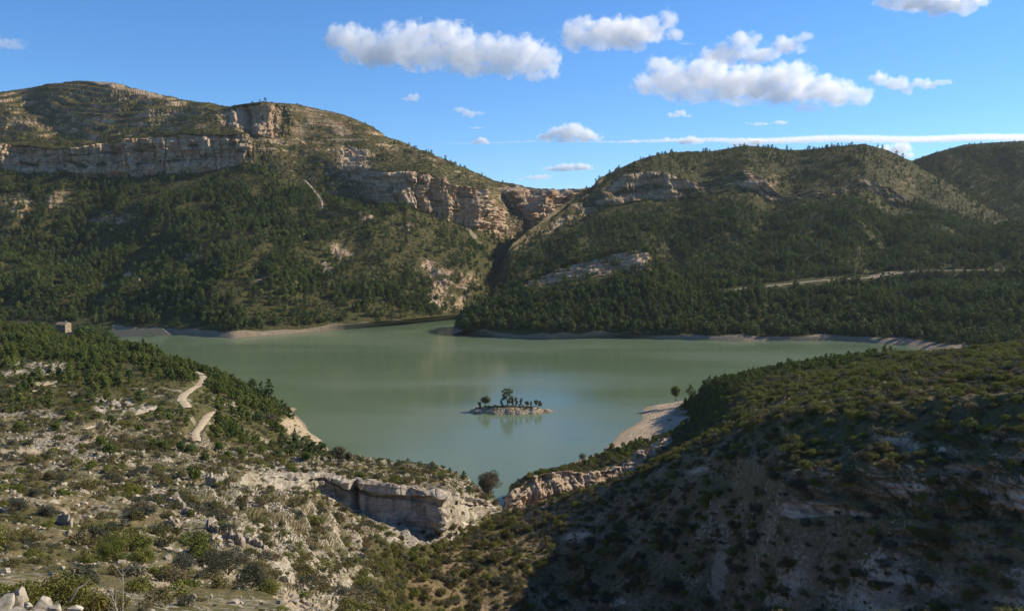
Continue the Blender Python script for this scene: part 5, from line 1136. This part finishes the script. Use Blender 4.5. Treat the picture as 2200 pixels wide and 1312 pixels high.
def twiggy(name, px, py, h, D, seed, label, mat, stems, rad=.012, lean=.25, sub=5):
    s = D / F; r = np.random.default_rng(seed); v = Vector([float(c) for c in P(px, py, D)]); root = link(name, None, loc=v, label=label, cat='dead shrub')
    for k in range(stems):
        hh = h * s * (1 if k == 0 else r.uniform(.5, .95)); dx, dy = (r.normal() * .04, 0) if k == 0 else (r.normal() * lean, r.normal() * lean)
        pts = [(r.normal() * .02, r.normal() * .02, -.1)] + [(dx * hh * t ** 1.3 + r.normal() * .012, dy * hh * t, hh * t) for t in (.25, .5, .75, 1)]
        st = link('stem', mesh_np('dead stem', *tube(pts, [rad * 1.3, rad, rad * .8, rad * .5, rad * .15], 6), [mat], True), root)
        for q in range(sub if k < 3 else 2):
            t = r.uniform(.3, .9); i = int(t * 4); b = np.array(pts[i]) * (1 - (t * 4 - i)) + np.array(pts[min(i + 1, 4)]) * (t * 4 - i); a = r.random() * 6.283; l = hh * r.uniform(.12, .3)
            link('twig', mesh_np('dead twig', *tube([b, b + np.array([math.cos(a) * l * .5, math.sin(a) * l * .3, l * .35]), b + np.array([math.cos(a) * l, math.sin(a) * l * .5, l * .8])], [rad * .4, rad * .28, rad * .08], 4), [mat], True), st)
twiggy('dead_tree', 265, 1360, 150, 14, 970, 'grey dead trunk with short broken branches standing in the foreground', M_DEAD, 3, .018, .12, 8)
twiggy('dead_bush', 250, 1370, 120, 14.2, 971, 'forked dead stems left of the grey dead trunk', M_DEAD, 3, .012, .22, 5)
twiggy('dead_bush', 330, 1380, 120, 13, 972, 'thin brown twigs arching right of the grey dead trunk', M_TWIG, 9, .006, .45, 4)
twiggy('dead_bush', 366, 1380, 130, 13.4, 973, 'single thin upright dry stem with fine twigs', M_TWIG, 2, .006, .1, 8)
twiggy('dead_bush', 205, 1350, 70, 13.2, 974, 'tangle of brown dry twigs at the bottom edge left of the dead trunk', M_TWIG, 14, .005, .5, 3)
twiggy('dead_bush', 420, 1370, 80, 13.2, 975, 'tangle of brown dry twigs at the bottom edge right of the arching twigs', M_TWIG, 14, .005, .5, 3)
b0 = Vector([float(c) for c in P(150, 1292, 13.0)]); b1 = Vector([float(c) for c in P(168, 1262, 13.0)]); b2 = Vector([float(c) for c in P(182, 1254, 13.1)]); b3 = Vector([float(c) for c in P(194, 1242, 13.1)])
link('dead_branch', mesh_np('dead branch', *tube([q - b0 for q in (b0, b1, b2, b3)], [.016, .014, .011, .006], 6), [M_DEAD], True), loc=b0, label='pale bare branch sticking out of the yellow green bush', cat='branch')

# ------------------------------------------------------------------ clouds: closed hulls filled with scattering droplets
def cloud_mat(name, dens, s, seed, field, g=.35, lo=.12, hi=.5, amp=2.3, ns=24):
    """density falls off towards the edge of each billow and is broken up by noise"""
    m = bpy.data.materials.new(name); m.use_nodes = True; nt = m.node_tree; nt.nodes.clear()
    out = nt.nodes.new('ShaderNodeOutputMaterial'); v = nt.nodes.new('ShaderNodeVolumePrincipled')
    v.inputs['Color'].default_value = (1, 1, 1, 1); v.inputs['Anisotropy'].default_value = g
    tc = nt.nodes.new('ShaderNodeTexCoord'); mp = nt.nodes.new('ShaderNodeMapping'); mp.inputs['Location'].default_value = (seed * 37.0 * s, 0, 0)
    nt.links.new(tc.outputs['Object'], mp.inputs[0])
    n = noise_n(nt, mp.outputs[0], 1 / (ns * s), 7, .66)
    f = None
    for c, r in field:
        q = nt.nodes.new('ShaderNodeMapping'); q.vector_type = 'TEXTURE'; q.inputs['Location'].default_value = c; q.inputs['Scale'].default_value = r
        nt.links.new(tc.outputs['Object'], q.inputs[0])
        l = nt.nodes.new('ShaderNodeVectorMath'); l.operation = 'LENGTH'; nt.links.new(q.outputs[0], l.inputs[0])
        f = l.outputs['Value'] if f is None else math_n(nt, 'SMOOTH_MIN', f, l.outputs['Value'])
        if f.node.type == 'MATH': f.node.inputs[2].default_value = .25
    d = math_n(nt, 'ADD', math_n(nt, 'SUBTRACT', 1.0, f), math_n(nt, 'MULTIPLY', math_n(nt, 'SUBTRACT', n, .5), amp))
    nt.links.new(math_n(nt, 'MULTIPLY', ramp(nt, d, lo, hi), dens), v.inputs['Density'])
    nt.links.new(v.outputs[0], out.inputs['Volume']); m.cycles.volume_step_rate = STEP; return m
STEP = .5
INF = 1.28
def cloud(name, blobs, label, ybase, tau=14, seed=0, base_z=1200.0, vox=2.6, rough=1.0, cat='cloud', depth=.6):
    D = base_z * F / (HZ - ybase); s = D / F
    bm = bmesh.new(); r = np.random.default_rng(seed); tall = max(b[3] for b in blobs)
    cx = sum(b[0] for b in blobs) / len(blobs); cy = sum(b[1] for b in blobs) / len(blobs)
    off = Vector([float(q) for q in P(cx, cy, D)]); field = []
    for px, py, rx, ry in blobs:
        c = Vector([float(q) for q in P(px, py, D + r.normal() * min(rx, ry) * s * .35)])
        R = (rx * s * INF, (min(rx, ry * 1.5) * s * depth + .001) * INF, ry * s * INF)
        field.append((tuple(c - off), R))
        bmesh.ops.create_icosphere(bm, subdivisions=3 if rx > 15 else 2, radius=1, matrix=Matrix.Translation(c) @ Matrix.Diagonal((*R, 1)))
    bmesh.ops.translate(bm, vec=-off, verts=bm.verts)
    me = bpy.data.meshes.new(name); bm.to_mesh(me); bm.free()
    tmp = bpy.data.objects.new('tmp', me); COL.objects.link(tmp)
    md = tmp.modifiers.new('r', 'REMESH'); md.mode = 'VOXEL'; md.voxel_size = vox * s
    dg = bpy.context.evaluated_depsgraph_get(); ev = bpy.data.meshes.new_from_object(tmp.evaluated_get(dg))
    bpy.data.objects.remove(tmp); bpy.data.meshes.remove(me)
    n = len(ev.vertices); co = np.zeros(n * 3, np.float32); ev.vertices.foreach_get('co', co); no = np.zeros(n * 3, np.float32); ev.vertices.foreach_get('normal', no)
    co = co.reshape(-1, 3); no = no.reshape(-1, 3); q = co / s
    d = 0
    for sc, a in ((26, .30), (12, .24), (5.5, .17), (2.8, .10)):
        d = d + a * (1 - 2 * np.abs(n3(q[:, 0] / sc + seed, q[:, 1] / sc, q[:, 2] / sc * 1.2, seed + int(sc)))) * min(sc, tall * .9) * .9
    up = np.clip(.55 + no[:, 2] * .6, .35, 1)
    co = co + no * (d * s * rough * up * .5)[:, None]
    ev.vertices.foreach_set('co', co.ravel()); ev.update(); ev.materials.clear(); ev.materials.append(cloud_mat(name, tau * .18 / (tall * 1.6 * s), s * min(1, tall / 22), seed, field))
    return link('cloud' if cat == 'cloud' else name, ev, loc=off, label=label, cat=cat, group='clouds')
cloud('cloud', [(718,80,26,20),(748,84,42,30),(778,104,48,34),(812,122,46,26),(850,98,46,42),(895,78,42,30),(948,74,44,28),(985,92,42,38),(905,115,66,32),(1000,120,70,34),(1060,104,54,30),(1118,108,48,28),(1158,124,40,32),(1186,146,20,24),(1100,140,60,24),(1152,164,26,12),(1020,146,66,18)], 'largest long grey bellied cloud above the left mountain ridge', 178, 16, 1)
cloud('cloud', [(1238,76,34,30),(1256,54,28,18),(1300,70,50,32),(1350,70,48,30),(1395,64,38,24),(1436,44,22,22),(1450,72,20,14),(1320,96,46,14),(1370,92,18,18),(1475,94,20,3)], 'grey shaded cloud with a raised right tip at top centre', 118, 12, 2)
cloud('cloud', [(1388,182,32,22),(1428,150,40,26),(1456,180,58,32),(1520,164,58,38),(1580,180,68,38),(1505,206,76,16),(1640,174,58,34),(1700,164,46,32),(1680,202,58,26),(1750,190,46,30),(1800,202,42,28),(1850,206,28,20),(1740,232,36,10),(1600,216,50,12)], 'biggest cloud mass with grey belly above the right mountain', 242, 13, 3)
cloud('cloud', [(1560,118,40,22),(1600,90,34,22),(1530,118,26,14),(1640,116,38,16),(1690,98,40,18),(1730,80,18,10),(1622,130,30,10)], 'ragged white cloud arm rising above the biggest cloud mass', 140, 8, 4, rough=1.25)
cloud('cloud', [(1890,168,20,14),(1925,178,32,14),(1950,194,14,12),(1985,180,28,11),(2026,178,20,6)], 'small bright stretched cloud right of the biggest mass', 208, 7, 5)
cloud('cloud', [(1898,4,24,12),(1950,6,44,18),(2010,10,54,22),(2070,12,36,18),(2105,2,24,12),(2000,-22,110,22)], 'white cloud cut off by the top edge at upper right', 42, 9, 6)
cloud('cloud', [(1180,294,26,10),(1215,284,30,16),(1235,278,24,13),(1258,292,32,13),(1218,302,58,5)], 'compact dome shaped cloud low over the valley gap', 310, 13, 7)
cloud('cloud', [(1024,305,9,5),(1036,302,12,7),(1046,306,6,5)], 'small puff on the thin streak above the left ridge', 312, 9, 8, vox=1.6)
cloud('cloud', [(988,236,14,6),(1008,244,16,8),(1032,243,12,4)], 'small ragged white wisp below the longest cloud', 254, 5, 9, vox=1.6)
cloud('cloud', [(886,210,15,8),(872,213,12,4),(895,206,7,6)], 'smallest rounded puff hanging under the longest cloud at left', 221, 5, 10, vox=1.6)
cloud('cloud', [(1024,275,14,2.5)], 'tiny flat wisp above the small streak puff', 279, 3, 11, vox=1.3)
cloud('cloud', [(1188,363,22,5),(1215,360,28,8),(1245,359,26,8),(1265,362,9,5)], 'flat bottomed low cloud above the gorge notch', 371, 10, 12, vox=1.6)
cloud('cloud', [(1150,382,22,5),(1168,380,18,5),(1122,384,8,3)], 'faint low cloud just above the ridge left of the gorge notch', 388, 5, 13, vox=1.6)
cloud('cloud', [(1448,248,14,6),(1462,243,12,7),(1476,249,12,3)], 'small puff under the left part of the biggest mass', 255, 6, 14, vox=1.6)
cloud('cloud', [(1628,267,16,4),(1645,266,10,3),(1676,264,16,5),(1604,264,5,2)], 'pair of small flat wisps below the biggest mass', 272, 5, 15, vox=1.5)
cloud('cloud', [(1465,304,16,6),(1485,302,20,9),(1502,306,12,5),(1432,300,12,5)], 'white puff on the streak left above the right summit', 315, 9, 16, vox=1.6)
cloud('cloud', [(1362,304,12,4)], 'tiny bright puff on the streak between dome cloud and right summit', 309, 5, 17, vox=1.4)
cloud('cloud', [(1905,325,26,12),(1932,322,26,14),(1950,334,12,8),(1900,338,40,6)], 'white cloud peeping from the saddle between the right hills', 344, 12, 18, vox=2)
cloud('cloud', [(1625,304,26,6),(1600,310,40,5)], 'white puff touching the right summit skyline', 316, 9, 19, vox=1.6)
cloud('cloud', [(14,94,40,12),(38,100,18,7),(-20,90,30,12)], 'faint grey cloud at the left edge of the sky', 108, 2.5, 20)
cloud('cloud', [(x, 306 - (x - 1000) * .008 + 2 * math.sin(x * .02), 55, 1.0 + 5.5 * max(0, min(1, (x - 1250) / 500))) for x in range(1000, 2420, 45)], 'long thin white streak of cloud along the right horizon', 318, 2.6, 21, vox=1.4, rough=.5, depth=3)

# ------------------------------------------------------------------ haze over the whole valley
hz = link('haze', mesh_np('haze', *box(-6100, 6100, -2600, 6100, -18.5, 720), []), kind='stuff', label='thin blue air over the valley')
hm = bpy.data.materials.new('valley air'); hm.use_nodes = True; nt = hm.node_tree; nt.nodes.clear()
o_ = nt.nodes.new('ShaderNodeOutputMaterial'); v_ = nt.nodes.new('ShaderNodeVolumePrincipled')
v_.inputs['Color'].default_value = (.86, .92, 1, 1); v_.inputs['Density'].default_value = 1.4e-5; v_.inputs['Anisotropy'].default_value = .2
nt.links.new(v_.outputs[0], o_.inputs['Volume']); hz.data.materials.append(hm)
